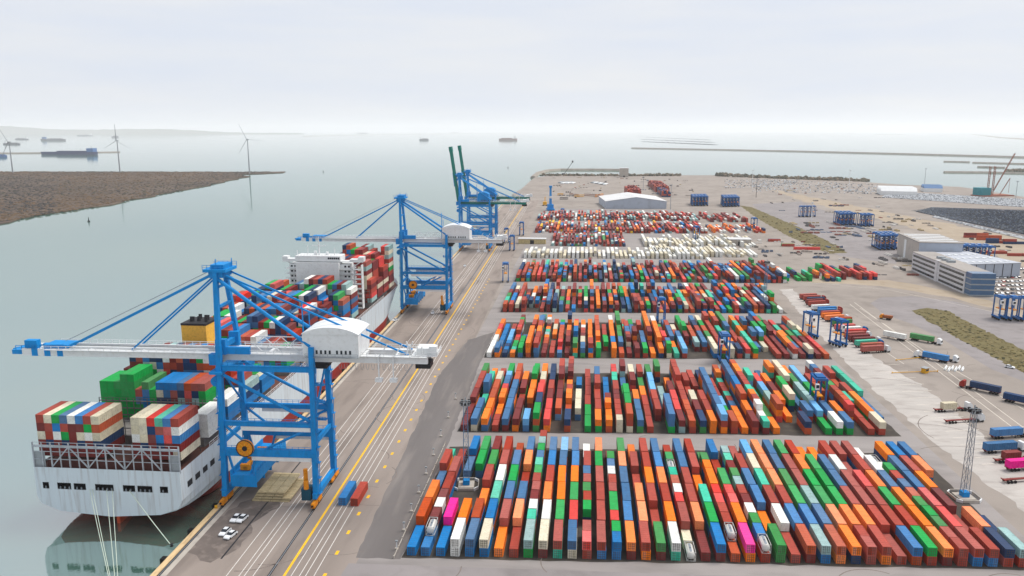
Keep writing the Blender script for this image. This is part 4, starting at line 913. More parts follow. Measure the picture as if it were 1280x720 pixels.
# quay cargo: stacked timber decks and two loose containers
tx, ty = G(345, 622); ti = 0
for lay in range(4):
    for k in range(4 - lay // 2):
        w = 2.9; mb = MB(); sxw = k * (w + 0.15)
        for j in range(7): mb.box(sxw + j * 0.41, sxw + j * 0.41 + 0.36, 0, 14.4, 0, 0.42)
        for yy in (0.8, 4.5, 8.5, 13): mb.box(sxw, sxw + w, yy, yy + 0.3, 0.42, 0.52)
        x_ = tx - 6.6 + lay * 0.5; obj('timber_platform', mb, wood, loc=(x_, ty - 3 + lay * 0.35, 0.02 + lay * 0.78), rz=TILT, label=f'slatted timber platform under the crane, {od(lay + 1)} layer, {od(k + 1)} pile from the water', category='platform', group='timber platforms stacked under the crane'); ti += 1
x, y = G(427.5, 632); container('U', L40, x, y + 6.2, 0.02, 'blue forty-foot container alone on the apron lane lines', 'containers on the apron', TILT, doors=True)
x, y = G(442.5, 633); container('R', L40, x, y + 6.2, 0.02, 'red forty-foot container beside the blue one on the apron', 'containers on the apron', TILT, doors=True)

# ------------------------------------------------------------------ lattice light masts
def mast(x, y, h, label, mtl, base=True, w=1.9):
    e = empty('light_mast', (x, y, 0.01), 0.1, label=label, category='light mast', group='lattice light masts')
    la = MB(); n = int(h / 3)
    for i in range(4):
        a = [(-1, -1), (1, -1), (1, 1), (-1, 1)][i]; la.beam((a[0] * w / 2, a[1] * w / 2, 0.6), (a[0] * w / 3, a[1] * w / 3, h), 0.15)
        b = [(-1, -1), (1, -1), (1, 1), (-1, 1)][(i + 1) % 4]
        for k in range(n):
            z0, z1 = 0.6 + (h - 0.6) * k / n, 0.6 + (h - 0.6) * (k + 1) / n; f0 = w / 2 - w / 6 * k / n; f1 = w / 2 - w / 6 * (k + 1) / n
            la.beam((a[0] * f0, a[1] * f0, z0), (b[0] * f1, b[1] * f1, z1), 0.08); la.beam((a[0] * f0, a[1] * f0, z0), (b[0] * f0, b[1] * f0, z0), 0.08)
    obj('lattice', la, mtl, parent=e)
    hd = MB(); hd.box(-1.5, 1.5, -1.5, 1.5, h, h + 0.25); rail_fence(hd, (-1.5, -1.5, h + 0.2), (1.5, -1.5, h + 0.2), 1.1, 1.0, 0.05); hd.beam((0, 0, h), (0, 0, h + 2.6), 0.3); hd.beam((-1.6, 0, h + 1.4), (1.6, 0, h + 1.4), 0.2); obj('head_platform', hd, greyp, parent=e)
    for i in range(8):
        a = 2 * pi * i / 8; obj('floodlight', MB().box(1.5 * cos(a) - 0.35, 1.5 * cos(a) + 0.35, 1.5 * sin(a) - 0.3, 1.5 * sin(a) + 0.3, h + 0.3, h + 1.0 + 0.5 * (i % 2)), dark, parent=e)
    if base:
        obj('foundation', MB().box(-2.6, 2.6, -2.6, 2.6, 0, 0.6), conc, parent=e)
        obj('plinth_box', MB().box(-1.1, 1.1, -1.1, 1.1, 0.6, 2.2), blue, parent=e)
        for sgx in (-1, 1):
            for sgy in (-1, 1): obj('corner_guard', MB().beam((sgx * 4.0, sgy * 2.6, 0.5), (sgx * 2.6, sgy * 4.0, 0.5), 0.35, 0.9), white, parent=e)
            obj('guard_rail', MB().beam((sgx * 4.0, -2.4, 0.6), (sgx * 4.0, 2.4, 0.6), 0.3, 0.8), conc, parent=e); obj('guard_rail', MB().beam((-2.4, sgx * 4.0, 0.6), (2.4, sgx * 4.0, 0.6), 0.3, 0.8), conc, parent=e)
    return e
mb_blue = mat('mast_blue_grey', (96, 130, 160), 0.5)
x, y = G(583, 607); mast(x, y, 28, 'blue grey lattice mast on a guarded plinth among the containers near the quay', mb_blue)
x, y = G(1205, 622); mast(x, y, 28.5, 'grey lattice mast with floodlight crown at the outer block corner', steel)
x, y = G(583, 512); 
x, y = G(955, 388); mast(x, y, 31, 'blue lattice mast at the fourth block end', mb_blue, base=False)
for i, (u, v0, v1, c) in enumerate(((945, 247, 221, 'dark'), (940, 236, 214, 'white'), (1014, 276, 255, 'white'), (1061, 236, 215, 'white'), (1155, 236, 214, 'grey'), (1269, 252, 231, 'grey'), (804, 236, 222, 'grey'), (838, 262, 232, 'grey'))):
    x, y = G(u, v0); d = sqrt(x * x + y * y); h = (v0 - v1) * d / F * 0.98
    e = empty('lamp_pole', (x, y, 0), 0, label=['dark slim lamp pole at the head of the grass strip', 'white lamp pole in the far car field', 'thick white lamp pole in front of parked straddle carriers', 'white lamp pole beside the white tents', 'slim lamp pole beside the blue tent', 'slim lamp pole at the dredger basin', 'slim lamp pole behind the far maroon stack', 'slim lamp pole at the grey shed gable'][i], category='lamp pole')
    mt = {'dark': dark, 'white': white, 'grey': greyp}[c]
    obj('pole', MB().tube((0, 0, 0), (0, 0, h), 0.75 if c == 'white' else 0.45, 8, r2=0.35), mt, parent=e); obj('lamp_head', MB().box(-1.6, 1.6, -0.5, 0.5, h, h + 1.3), mt, parent=e)
# row of small edge posts beside the dark strip
for i in range(9):
    u, v = 502 + i * 9.2, 690 - i * 23.5
    if v < 500: break
    x, y = G(u - 6, v - 3); e = empty('reefer_post', (x, y, 0.015), 0, label=f'small pale floodlight post beside the dark strip, {od(i + 1)} from the road', category='post', group='posts beside the dark strip')
    obj('post', MB().beam((0, 0, 0), (0, 0, 2.6), 0.18), white, parent=e); obj('foot', MB().box(-0.5, 0.5, -0.4, 0.4, 0, 0.5), conc, parent=e); obj('head', MB().box(-0.35, 0.35, -0.2, 0.2, 2.4, 2.8), greyp, parent=e)
    
# ------------------------------------------------------------------ buildings
clad = mat('grey_cladding', (168, 176, 188), 0.6, 0.03, 0.05); clad2 = mat('warm_cladding', (176, 168, 160), 0.65, 0.03, 0.06); roofm = mat('pale_roof', (206, 206, 206), 0.7, 0.02, 0.08)
def frame_of(p, q):     # base line p->q gives local x, local y points away from the camera
    p = Vector(p); q = Vector(q); d = q - p; return p, d.length, math.atan2(d.y, d.x)
# tall grey hall
Lx, Ly = 35, 63
hall = empty('workshop_hall', (290, 712, 0), -0.09, label='tall grey workshop hall with plain metal sides', category='building')
w = obj('wall', MB().box(0, Lx, 0, Ly, 0, 19.4), clad, parent=hall); obj('gable_panel', MB().box(-0.12, 0, 0.4, Ly - 0.4, 0.2, 19.0), clad2, parent=w); obj('door', MB().box(-0.25, -0.12, 36, 42, 0, 17), white, parent=w)
roof2 = mat('weathered_roof', (158, 152, 146), 0.8, 0.06, 0.12)
rf = obj('roof', MB().box(-0.5, Lx + 0.5, -0.5, Ly + 0.5, 19.4, 20), roof2, parent=hall)
for k in range(5): obj('rooflight', MB().box(2, Lx - 2, 6 + k * 11, 9.5 + k * 11, 20, 20.3), white, parent=rf)
# office block: long facade with ribbon windows
O1, O2 = Vector(G(1139, 338)), Vector(G(1204, 367)); ax = O2 - O1
off_ = empty('office_block', (O1.x, O1.y, 0), math.atan2(ax.y, ax.x), label='long pale office block with four rows of ribbon windows', category='building'); Lo = ax.length; Do = 17; Ho = 15.5
obj('wall', MB().box(0, Lo, 0, Do, 0, Ho), mat('office_render', (206, 204, 206), 0.7, 0.1, 0.05), parent=off_)
rf = obj('roof', MB().box(-0.3, Lo + 0.3, -0.3, Do + 0.3, Ho, Ho + 0.5), roof2, parent=off_)
for k in range(3): obj('roof_unit', MB().box(Lo * 0.35 + k * 9, Lo * 0.35 + k * 9 + 5, 5, 10, Ho + 0.5, Ho + 2.2), greyp, parent=rf)
for fl in range(4):
    for k in range(18):
        if k == 9: continue
        x0 = 1.5 + k * (Lo - 3) / 18
        wn = obj('window', MB().box(x0, x0 + (Lo - 3) / 18 - 0.3, -0.08, 0.05, 1.3 + fl * 3.6, 3.1 + fl * 3.6), glass, parent=off_)
    obj('sill_band', MB().box(0.5, Lo - 0.5, -0.25, 0.0, 0.9 + fl * 3.6, 1.2 + fl * 3.6), white, parent=off_)
obj('stair_core', MB().box(Lo * 0.5 - 2, Lo * 0.5 + 2, -0.5, 2, 0, Ho + 1), mat('office_render', (0, 0, 0)), parent=off_)
gl = MB().box(Lo, Lo + 9, 0.5, Do - 0.5, 0, Ho + 0.8); go = obj('glass_wing', gl, mat('blue_glass', (64, 100, 136), 0.2, 0.3, 0.1), parent=off_)
for k in range(4): obj('floor_band', MB().box(Lo + 9.0, Lo + 9.15, 0.5, Do - 0.5, 0.2 + k * 3.9, 1.1 + k * 3.9), greyp, parent=go)
for k in range(4): obj('floor_band', MB().box(Lo - 0.1, Lo + 9.15, 0.3, 0.5, 0.2 + k * 3.9, 0.9 + k * 3.9), greyp, parent=go)
# low depot with sawtooth of rooflights behind
D1, D2 = Vector(G(1207, 349)), Vector(G(1274, 347)); ax = D2 - D1
dep = empty('depot_shed', (D1.x, D1.y, 0), math.atan2(ax.y, ax.x), label='low wide grey depot shed with dotted rooflights behind the office', category='building'); Ld = ax.length; Dd = 60
obj('wall', MB().box(0, Ld, 0, Dd, 0, 11.5), clad, parent=dep); rf = obj('roof', MB().box(-0.4, Ld + 0.4, -0.4, Dd + 0.4, 11.5, 12.1), mat('depot_roof', (176, 180, 188), 0.7, 0.05, 0.06), parent=dep)
for k in range(7):
    for j in range(3): obj('rooflight', MB().box(3 + k * (Ld - 6) / 7, 5.4 + k * (Ld - 6) / 7, 4 + j * 18, 8 + j * 18, 12.1, 12.6), white, parent=rf)
for k in range(6): obj('pilaster', MB().box(k * Ld / 6, k * Ld / 6 + 0.4, -0.3, 0, 0, 11.4), dark, parent=dep)
# warehouse in the far yard, gable roofed
W1, W2 = Vector(G(757, 261)), Vector(G(833, 261)); ax = W2 - W1
wh = empty('warehouse', (W1.x, W1.y, 0), math.atan2(ax.y, ax.x), label='wide pale warehouse with shallow white gable roof in the far yard', category='building'); Lw = ax.length; Dw = 95
obj('wall', MB().box(0, Lw, 0, Dw, 0, 11), clad, parent=wh)
obj('gable', MB().loft([[(0, y, 11), (Lw / 2, y, 17), (Lw, y, 11)] for y in (0, Dw)]), clad, parent=wh)
rf = MB()
for sg in (0, 1):
    x0, x1 = (-0.6, Lw / 2) if sg == 0 else (Lw / 2, Lw + 0.6); z0, z1 = (11.0, 17.2) if sg == 0 else (17.2, 11.0)
    rf.loft([[(x0, y, z0), (x1, y, z1), (x1, y, z1 + 0.4), (x0, y, z0 + 0.4)] for y in (-0.6, Dw + 0.6)])
obj('roof', rf, roofm, parent=wh)
def tent(u0, v0, u1, v1, D, h, mtl, lb, n=4):
    p, q = Vector(G(u0, v0)), Vector(G(u1, v1)); ax = q - p; e = empty('storage_tent', (p.x, p.y, 0), math.atan2(ax.y, ax.x), label=lb, category='tent'); L = ax.length
    obj('wall', MB().box(0, L, 0, D, 0, h * 0.55), white, parent=e)
    for k in range(n): obj('roof', MB().loft([[(x, D * k / n, h * 0.55), (x, D * (k + 0.5) / n, h), (x, D * (k + 1) / n, h * 0.55)] for x in (-0.3, L + 0.3)]), mtl, parent=e)
tent(1101, 244, 1146, 245, 60, 14, white, 'long white storage tents at the car field edge')
tent(1155, 240, 1178, 240.5, 40, 13, mat('tent_blue', (86, 120, 160), 0.7), 'small blue and white storage tent near the shore', 2)
bx0 = [((925, 307), 22, 14, 6, conc, 'low concrete shed beside the white reefers', 'shed'), ((665, 305), 28, 8, 5, mat('tan_shed', (196, 176, 128), 0.8), 'long tan shed beside the white reefer row', 'shed'), ((780, 221.5), 22, 20, 22, conc, 'pale concrete silo block at the far shore', 'silo')]
for (u, v), wx, wy, hz, mt, lb, ct_ in bx0:
    x, y = G(u, v); e = empty('shed', (x, y, 0), 0, label=lb, category=ct_); obj('wall', MB().box(-wx / 2, wx / 2, 0, wy, 0, hz), mt, parent=e); obj('roof', MB().box(-wx / 2 - 0.5, wx / 2 + 0.5, -0.5, wy + 0.5, hz, hz + 0.6), roofm, parent=e); obj('door', MB().box(-2, 2, -0.1, 0, 0, min(4, hz - 1)), dark, parent=e)

# ------------------------------------------------------------------ far yard odds: container piles, site boxes
far_boxes = [((785, 248), 9, 10, 6, 'M', 'far maroon container pile'), ((820, 240), 10, 16, 4, 'M', 'long maroon container pile'), ((828, 246), 6, 8, 4, 'D', 'dark container pile'), ((1212, 297), 2, 1, 2, 'M', ''), ((1228, 300), 2, 1, 2, 'N', ''), ((1240, 304), 2, 1, 2, 'D', ''), ((1232, 317), 2, 2, 2, 'R', ''), ((1262, 305), 2, 1, 2, 'D', ''), ((1268, 320), 3, 1, 1, 'R', ''),
             ((968, 302), 1, 2, 1, 'D', ''), ((985, 308), 1, 2, 1, 'E', ''), ((1000, 312), 2, 1, 1, 'S', '')]
fb = MB()
for (u, v), nx, ny, nzt, k, lb in far_boxes:
    x, y = G(u, v)
    for i in range(nx):
        for j in range(ny):
            for t_ in range(max(1, nzt - random.randint(0, 1))): mass_box(fb, x + i * (2.6 if ny > 3 else 12.8), y + j * (12.6 if ny > 3 else 2.8), t_ * CH + 0.02, L40, random.choice(k * 4 + 'RN'), 0 if ny > 3 else pi / 2)
obj('far_container_stacks', fb, m_mass, kind='stuff', label='far piles of mostly maroon containers dotted over the outer yard', category='containers')
# stored cars on the far fields
def car_field(name, quad, nu, nv, cols, lb, fill=0.9):
    mb = MB(); A, B_, C_, D_ = [Vector(q) for q in quad]
    for i in range(nu):
        for j in range(nv):
            if random.random() > fill: continue
            s_, t_ = (i + random.uniform(.45, .55)) / nu, (j + random.uniform(.47, .53)) / nv
            p = A.lerp(B_, s_).lerp(D_.lerp(C_, s_), t_); c = lin(random.choice(cols)); x, y = p.x, p.y
            mb.box(x - 0.9, x + 0.9, y - 2.1, y + 2.1, 0.25, 0.95, 0, c); mb.box(x - 0.75, x + 0.75, y - 1.2, y + 1.5, 0.95, 1.45, 0, tuple(q * 0.45 for q in c[:3]) + (1,) if random.random() < 0.25 else c)
    obj(name, mb, mat('car_paint_mixed', (255, 255, 255), 0.3, 0.5, 0.05, damt=0.0, attr='Col'), kind='stuff', label=lb, category='cars')
W_, K_, B_ = (225, 228, 230), (40, 44, 50), (46, 66, 92)
car_field('stored_cars', [G(1102, 247), G(1280, 259.5), G(1290, 250), G(1115, 240)], 125, 12, [W_, W_, W_, W_, W_, (190, 194, 198), (150, 155, 162)], 'field of stored white cars on the far shore lot')
car_field('stored_cars', [G(1145, 265), G(1290, 296), G(1290, 264), G(1165, 260)], 105, 18, [B_, (60, 78, 100), K_, (70, 82, 98), (120, 130, 140)], 'field of stored dark cars on the asphalt lot', 0.95)
car_field('stored_cars', [G(1165, 272), G(1288, 302), G(1289, 299), G(1170, 270.5)], 70, 2, [W_, W_, (170, 174, 180)], 'line of white cars edging the dark car field')
car_field('stored_cars', [G(940, 240), G(1100, 243), G(1100, 231), G(940, 224)], 80, 16, [W_, W_, W_, (170, 174, 178), (110, 114, 122)], 'scattered stored cars behind the carrier lot', 0.3)
car_field('stored_cars', [G(905, 236), G(990, 233), G(1000, 225), G(905, 224)], 60, 10, [W_, W_, (170, 174, 178), (110, 114, 122)], 'scattered stored cars near the tree line', 0.4)

# ------------------------------------------------------------------ island, shores, breakwaters
def shore(name, pts, z, mtl, label, cat='land', kind='structure', rag=0):
    if rag: pts = ragged(pts, rag, rag * 3)
    return obj(name, MB().prism(pts, WZ - 2, z), mtl, kind=kind, label=label, category=cat)
m_isl = mat('island_soil', (88, 74, 62), 0.95, 0.008, 0.45, (62, 58, 58), 0.8)
isl = [G(-420, 352, -2), G(-60, 290, -2), G(0, 278, -2), G(60, 268, -2), G(110, 260, -2), G(150, 252.5, -2), G(215, 240.5, -2), G(268, 230, -2), G(308, 220.5, -2), G(302, 218, -2), G(356, 215.8, -2), G(356, 214.6, -2), G(300, 214.8, -2), G(150, 214.6, -2), G(0, 214.6, -2), G(-600, 214.6, -2)]
shore('island', isl, -1.6, m_isl, 'low scrubby brown island across the water', rag=12)
def inside(p, poly):
    c = False; j = len(poly) - 1
    for i in range(len(poly)):
        if (poly[i][1] > p[1]) != (poly[j][1] > p[1]) and p[0] < (poly[j][0] - poly[i][0]) * (p[1] - poly[i][1]) / (poly[j][1] - poly[i][1]) + poly[i][0]: c = not c
        j = i
    return c
def bush(mb, x, y, z, r, h, c):
    n = 6; o = random.random() * 6
    r1 = [(x + r * random.uniform(.7, 1.1) * cos(o + 2 * pi * i / n), y + r * random.uniform(.7, 1.1) * sin(o + 2 * pi * i / n), z) for i in range(n)]
    r2 = [(x + r * random.uniform(.5, 1.0) * cos(o + 2 * pi * (i + .5) / n), y + r * random.uniform(.5, 1.0) * sin(o + 2 * pi * (i + .5) / n), z + h * random.uniform(.45, .8)) for i in range(n)]
    vs = r1 + r2 + [(x + random.uniform(-.3, .3) * r, y + random.uniform(-.3, .3) * r, z + h)]
    fs = [(i, (i + 1) % n, n + i) for i in range(n)] + [((i + 1) % n, n + (i + 1) % n, n + i) for i in range(n)] + [(n + i, n + (i + 1) % n, 2 * n) for i in range(n)]
    mb.add(vs, fs, 0, c)
m_scrub = mat('scrub_foliage', (255, 255, 255), 0.95, 0.3, 0.2, (50, 46, 40), 0.3, attr='Col')
mb = MB(); cols = [(80, 68, 56), (92, 74, 56), (66, 62, 60), (58, 56, 57), (106, 84, 60), (82, 74, 62), (72, 69, 54)]
k = 0
while k < 15000:
    u = random.uniform(-160, 340); v = 214.5 + 90 * random.random() ** 1.5; p = G(u, v, -2)
    if not inside(p, isl): continue
    k += 1; dk = u < 70 and random.random() < 0.6 and 225 < v < 268
    w_ = sin(p[0] * .011 + 2 * sin(p[1] * .004)) + sin(p[1] * .009 + p[0] * .003); c = lin(random.choice(cols[2:4] if dk else cols[:2] + cols[4:5] if w_ > .5 else cols[2:4] + cols[5:] if w_ < -.5 else cols)); r = random.uniform(1.0, 3.2); bush(mb, p[0], p[1], -1.7, r, r * random.uniform(.2, .6), c)
obj('island_scrub', mb, m_scrub, kind='stuff', label='brown and grey winter scrub covering the low island', category='scrub')
m_rock = mat('breakwater_rock', (150, 142, 132), 0.95, 0.05, 0.2, (110, 102, 96), 0.5)
def breakwater(pix, w, h, label):
    pts = [Vector(G(u, v, WZ)) for u, v in pix]; mb = MB(); L_, R_ = [], []
    for i, p in enumerate(pts):
        d = (pts[min(i + 1, len(pts) - 1)] - pts[max(i - 1, 0)]).normalized(); nrm = Vector((-d.y, d.x)); L_.append(p + nrm * w / 2); R_.append(p - nrm * w / 2)
    rings = [[(l.x, l.y, WZ - 1), ((l * .75 + r * .25).x, (l * .75 + r * .25).y, WZ + h), ((r * .75 + l * .25).x, (r * .75 + l * .25).y, WZ + h), (r.x, r.y, WZ - 1)] for l, r in zip(L_, R_)]
    mb.loft(rings); obj('breakwater', mb, m_rock, label=label, category='breakwater', kind='structure')
breakwater([(790, 185.4), (900, 187.5), (1000, 189.6), (1120, 192.6), (1230, 195.6), (1290, 197.4)], 22, 6, 'long straight breakwater far out in the bay')
breakwater([(0, 191.8), (60, 191.6), (150, 190.4)], 16, 5, 'thin jetty reaching out beyond the island')
breakwater([(1180, 215.6), (1230, 216), (1290, 217.4)], 14, 4, 'low mole beyond the dredger basin')
breakwater([(1180, 202.2), (1212, 203)], 16, 4, 'short detached mole far beyond the basin'); breakwater([(1216, 203.6), (1290, 205.5)], 16, 4, 'long detached mole far beyond the basin'); breakwater([(1222, 209), (1256, 210)], 12, 4, 'small detached mole near the low bushes')
breakwater([(666, 222.5), (672, 217.5), (684, 214), (700, 212.8), (740, 212.8), (781, 213.2)], 15, 5, 'curved rubble breakwater behind the far quay')
breakwater([(380, 170.4), (470, 168.6), (640, 166.4)], 60, 6, 'faint sand spit on the horizon'); breakwater([(640, 166.2), (900, 166), (1070, 166.6)], 80, 9, 'faint coast line on the horizon')
breakwater([(1095, 168.4), (1130, 168.2)], 60, 7, 'faint islet on the horizon'); breakwater([(1215, 168), (1250, 172), (1290, 174.5)], 120, 8, 'faint marsh bank on the horizon')
mb = MB()
for i in range(11):
    for j in range(3):
        x, y = G(802 + i * 8 + j * 3, 171.2 + j * 3.0 + i * 0.35, WZ); mb.box(x - 40, x + 40, y - 180, y + 180, WZ - 1, WZ + 1.5)
obj('mussel_beds', mb, mat('mussel_frames', (120, 124, 128), 0.9), kind='stuff', label='faint rows of mussel bed frames far out in the bay', category='mussel beds')
# tree belts on the far shore
mb = MB(); tc_ = [(88, 86, 74), (104, 96, 82), (78, 78, 66), (116, 104, 88)]
for k in range(420):
    u = random.uniform(896, 1085); p = G(u, 219.4 + (u - 896) * 0.036 + random.uniform(-.5, 1.2)); r = random.uniform(3, 7); bush(mb, p[0], p[1], 0, r, r * random.uniform(.6, 1.2) * (1.4 if u < 910 else 1.0), lin(random.choice(tc_)))
for k in range(260):
    u = random.uniform(676, 850); p = G(u, 219.4 + random.uniform(-.4, .8)); r = random.uniform(3, 6); bush(mb, p[0], p[1], 0, r, r * random.uniform(.7, 1.3), lin(random.choice(tc_)))
for k in range(60):
    u = random.uniform(1256, 1290); p = G(u, 213.8 + random.uniform(-.5, .8), WZ); r = random.uniform(4, 8); bush(mb, p[0], p[1], WZ, r, r, lin(random.choice(tc_)))
obj('tree_belt', mb, m_scrub, kind='stuff', label='dark belt of low trees along the far shore', category='trees')
# grass tufts on the two islands of grass, debris on the far lots
mb = MB(); gi = [G(1138, 388), G(1160, 384.5), G(1185, 389), G(1230, 413), G(1290, 443), G(1290, 471), G(1228, 440), G(1183, 415)]; g2 = [G(925, 257), G(940, 259), G(1005, 287), G(1048, 308), G(1060, 316), G(1035, 317), G(985, 295), G(945, 272)]
k = 0
while k < 2600:
    if k % 3: p = G(random.uniform(1138, 1290), random.uniform(384, 471)); ok = inside(p, gi); r = random.uniform(.25, 1.1)
    else: p = G(random.uniform(925, 1060), random.uniform(257, 317)); ok = inside(p, g2); r = random.uniform(.4, 1.8)
    if ok: bush(mb, p[0], p[1], 0.03, r, r * random.uniform(.25, .6), lin(random.choice([(104, 94, 60), (118, 106, 70), (88, 82, 52), (130, 116, 82), (70, 68, 46)])))
    k += 1
obj('dry_grass_tufts', mb, m_scrub, kind='stuff', label='uneven dry tufts on the grass verges', category='grass')
mb = MB(); dc = [(96, 94, 94), (140, 84, 72), (212, 208, 202), (86, 104, 128), (132, 124, 116), (176, 158, 122), (84, 82, 82), (172, 162, 152), (190, 184, 176)]
def clutter(n, u0, u1, v0, v1, smax=5.0, keep=None):
    for k in range(n):
        u, v = random.uniform(u0, u1), random.uniform(v0, v1)
        if keep and k % 3 == 0:
            while not keep(u, v): u, v = random.uniform(u0, u1), random.uniform(v0, v1)
        if k % 3 == 0:
            x, y = G(u, v); w, l, h = random.uniform(1, smax), random.uniform(1, smax), random.uniform(.6, 2.4); c = lin(random.choice(dc)); ax_ = random.choice([(w * 1.35, 0), (0, l * 1.35)])
        else: x, y = x + ax_[0], y + ax_[1]
        mb.box(x - w / 2, x + w / 2, y - l / 2, y + l / 2, 0.02, h * .6, 0, c)
        mb.box(x - w / 3, x + w / 2, y - l / 3, y + l / 4, h * .6, h * random.uniform(.7, 1), 0, c)
clutter(70, 1040, 1095, 284, 304, 6); clutter(50, 1000, 1060, 305, 326, 4); clutter(90, 960, 1100, 236, 268, 5); clutter(45, 1085, 1140, 318, 345, 4); clutter(120, 690, 760, 222, 248, 5); clutter(120, 760, 870, 222, 245, 5); clutter(90, 1100, 1180, 258, 290, 4, lambda u, v: v > 262 + (u - 1100) * 0.3); clutter(40, 1200, 1280, 292, 330, 4); clutter(60, 985, 1060, 278, 292, 6); clutter(70, 940, 1010, 300, 322, 3)
obj('yard_clutter', mb, m_mass, kind='stuff', label='small crates, machines and scrap dotted over the outer lots', category='clutter')

# ------------------------------------------------------------------ wind turbines on the island
def turbine(u, v, h, blades, label):
    x, y = G(u, v, -2); e = empty('wind_turbine', (x, y, -2), 0.0, label=label, category='wind turbine', group='wind turbines on the island')
    obj('tower', MB().tube((0, 0, 0), (0, 0, h), 1.9, 12, r2=1.0), greyp, parent=e); obj('nacelle', MB().box(-1.6, 1.6, -4, 5, h - 1, h + 2.4), greyp, parent=e)
    for a in blades:
        a = R(a); d = Vector((sin(a), 0, cos(a))); c = Vector((0, -4.6, h + 0.8)); obj('blade', MB().beam(c, c + d * 46, 2.6, 0.7, w2=0.7, h2=0.3), greyp, parent=e)
    obj('hub', MB().tube((0, -5.6, h + 0.8), (0, -4, h + 0.8), 1.5, 10), greyp, parent=e)
turbine(312, 217.2, 92, (-26, 94, 214), 'pale wind turbine standing at the tip of the island')
turbine(150, 215.5, 88, (0, 120, 240), 'pale wind turbine standing mid island with one blade upright')
turbine(16, 215.8, 84, (90, 210, 330), 'pale wind turbine at the broad end of the island, blade level')
# ------------------------------------------------------------------ distant vessels
def vessel(u, v, L, Hh, hullc, housec, rz, label, house_at=0.38, name='cargo_ship'):
    Hh *= 0.62
    x, y = G(u, v, WZ); e = empty(name, (x, y, WZ), rz, label=label, category='ship', group='vessels out on the bay')
    b = L * 0.075
    hb = MB(); hb.loft([[(sx_ * L, -w * b, 0), (sx_ * L, w * b, 0), (sx_ * L * 1.02, w * b * 1.1, Hh * 0.5), (sx_ * L * 1.02, -w * b * 1.1, Hh * 0.5)] for sx_, w in ((-0.5, .7), (-0.3, 1), (0.35, 1), (0.45, .6), (0.5, .1))]); obj('hull', hb, hullc, parent=e)
    obj('deckhouse', MB().box(-house_at * L - L * .06, -house_at * L + L * .06, -b * .8, b * .8, Hh * .5, Hh * 1.15), housec, parent=e)
    obj('mast', MB().beam((-house_at * L, 0, Hh), (-house_at * L, 0, Hh * 1.6), 1.2).beam((L * .2, 0, Hh * .4), (L * .2, 0, Hh * 1.1), 1.2), greyp, parent=e)
    obj('hatch', MB().box(-L * .22, L * .36, -b * .6, b * .6, Hh * .5, Hh * .68), hullc, parent=e)
hb1 = mat('ship_hull_blue', (52, 64, 104), 0.6); hb2 = mat('ship_hull_grey', (96, 98, 108), 0.6); hb3 = mat('ship_hull_red', (110, 66, 60), 0.6); hb4 = mat('ship_house_blue', (70, 110, 160), 0.6)
vessel(88, 193.2, 285, 44, hb1, hb4, 0, 'large blue hulled bulk ship lying along the thin jetty', -0.4)
vessel(1, 196.5, 60, 30, hb4, white, 0, 'blue workboat at the jetty root')
vessel(15, 180.6, 150, 34, hb2, white, 0, 'grey ship anchored behind the level-blade turbine'); vessel(27, 174.5, 180, 40, hb2, white, pi, 'grey cargo ship anchored beyond the jetty'); vessel(67, 175.8, 300, 60, hb2, hb4, 0, 'long grey tanker anchored off the jetty'); vessel(106, 170, 350, 60, hb2, white, pi, 'faint long tanker near the horizon hills'); vessel(144, 172, 120, 70, hb2, white, 0, 'small faint ship behind the upright-blade turbine'); vessel(229, 167, 500, 90, hb2, white, 0, 'very faint ship under the horizon hills')
vessel(530, 175.5, 110, 55, hb2, white, 0.2, 'small dark coaster alone in the open bay'); vessel(635, 175.5, 220, 70, hb3, white, pi, 'brown hulled cargo ship in the open bay near the coaster'); vessel(453, 167, 420, 80, hb2, white, 0, 'faint ship on the horizon spit'); vessel(568, 166.2, 380, 80, hb2, white, pi, 'faint ship on the horizon beyond the coaster')
for i, (u, v) in enumerate(((111, 277), (404, 215), (635, 210))):
    x, y = G(u, v, WZ); e = empty('channel_buoy', (x, y, WZ), 0, label=['dark channel buoy off the island shore', 'small channel buoy in open water beyond the spit', 'small channel buoy beyond the raised cranes'][i], category='buoy', group='channel buoys'); obj('float', MB().tube((0, 0, -0.5), (0, 0, 1.2), 1.6, 10), dark, parent=e); obj('topmark', MB().tube((0, 0, 1.2), (0, 0, 6), 0.7, 8, r2=0.3), dark, parent=e)
# ------------------------------------------------------------------ far machinery
x, y = G(688, 263); e = empty('mobile_harbour_crane', (x, y, 0), 0.2, label='blue mobile harbour crane with upright tower at the far stacks', category='crane')
obj('undercarriage', MB().box(-5, 5, -8, 8, 0.8, 3.2), blue, parent=e); obj('slewing_house', MB().box(-4, 4, -5, 6, 3.2, 9), blue, parent=e); obj('tower', MB().beam((0, 0, 9), (0, 0, 33), 3.6, 3.6, w2=2.4, h2=2.4), blue, parent=e); obj('operator_cab', MB().box(-1.6, 1.6, -4, -1.6, 18, 21), white, parent=e); obj('tower_head', MB().box(-2, 2, -2, 2, 33, 36), blue, parent=e)
for k in (-6, -2, 2, 6): wheelset(e, (-4.4, 4.4), k, 0.9)
x, y = G(681, 257); e = empty('yellow_digger', (x, y, 0), 0, label='yellow digger beside the blue mobile crane', category='digger'); obj('body', MB().box(-3, 3, -3, 4, 1.2, 6), yellow, parent=e); obj('track', MB().box(-3.4, -1.6, -4, 4, 0, 1.2), dark, parent=e); obj('track', MB().box(1.6, 3.4, -4, 4, 0, 1.2), dark, parent=e); obj('boom', MB().beam((0, 4, 4), (0, 7, 13), 1.2).beam((0, 7, 13), (0, 11, 8), 0.9), yellow, parent=e)
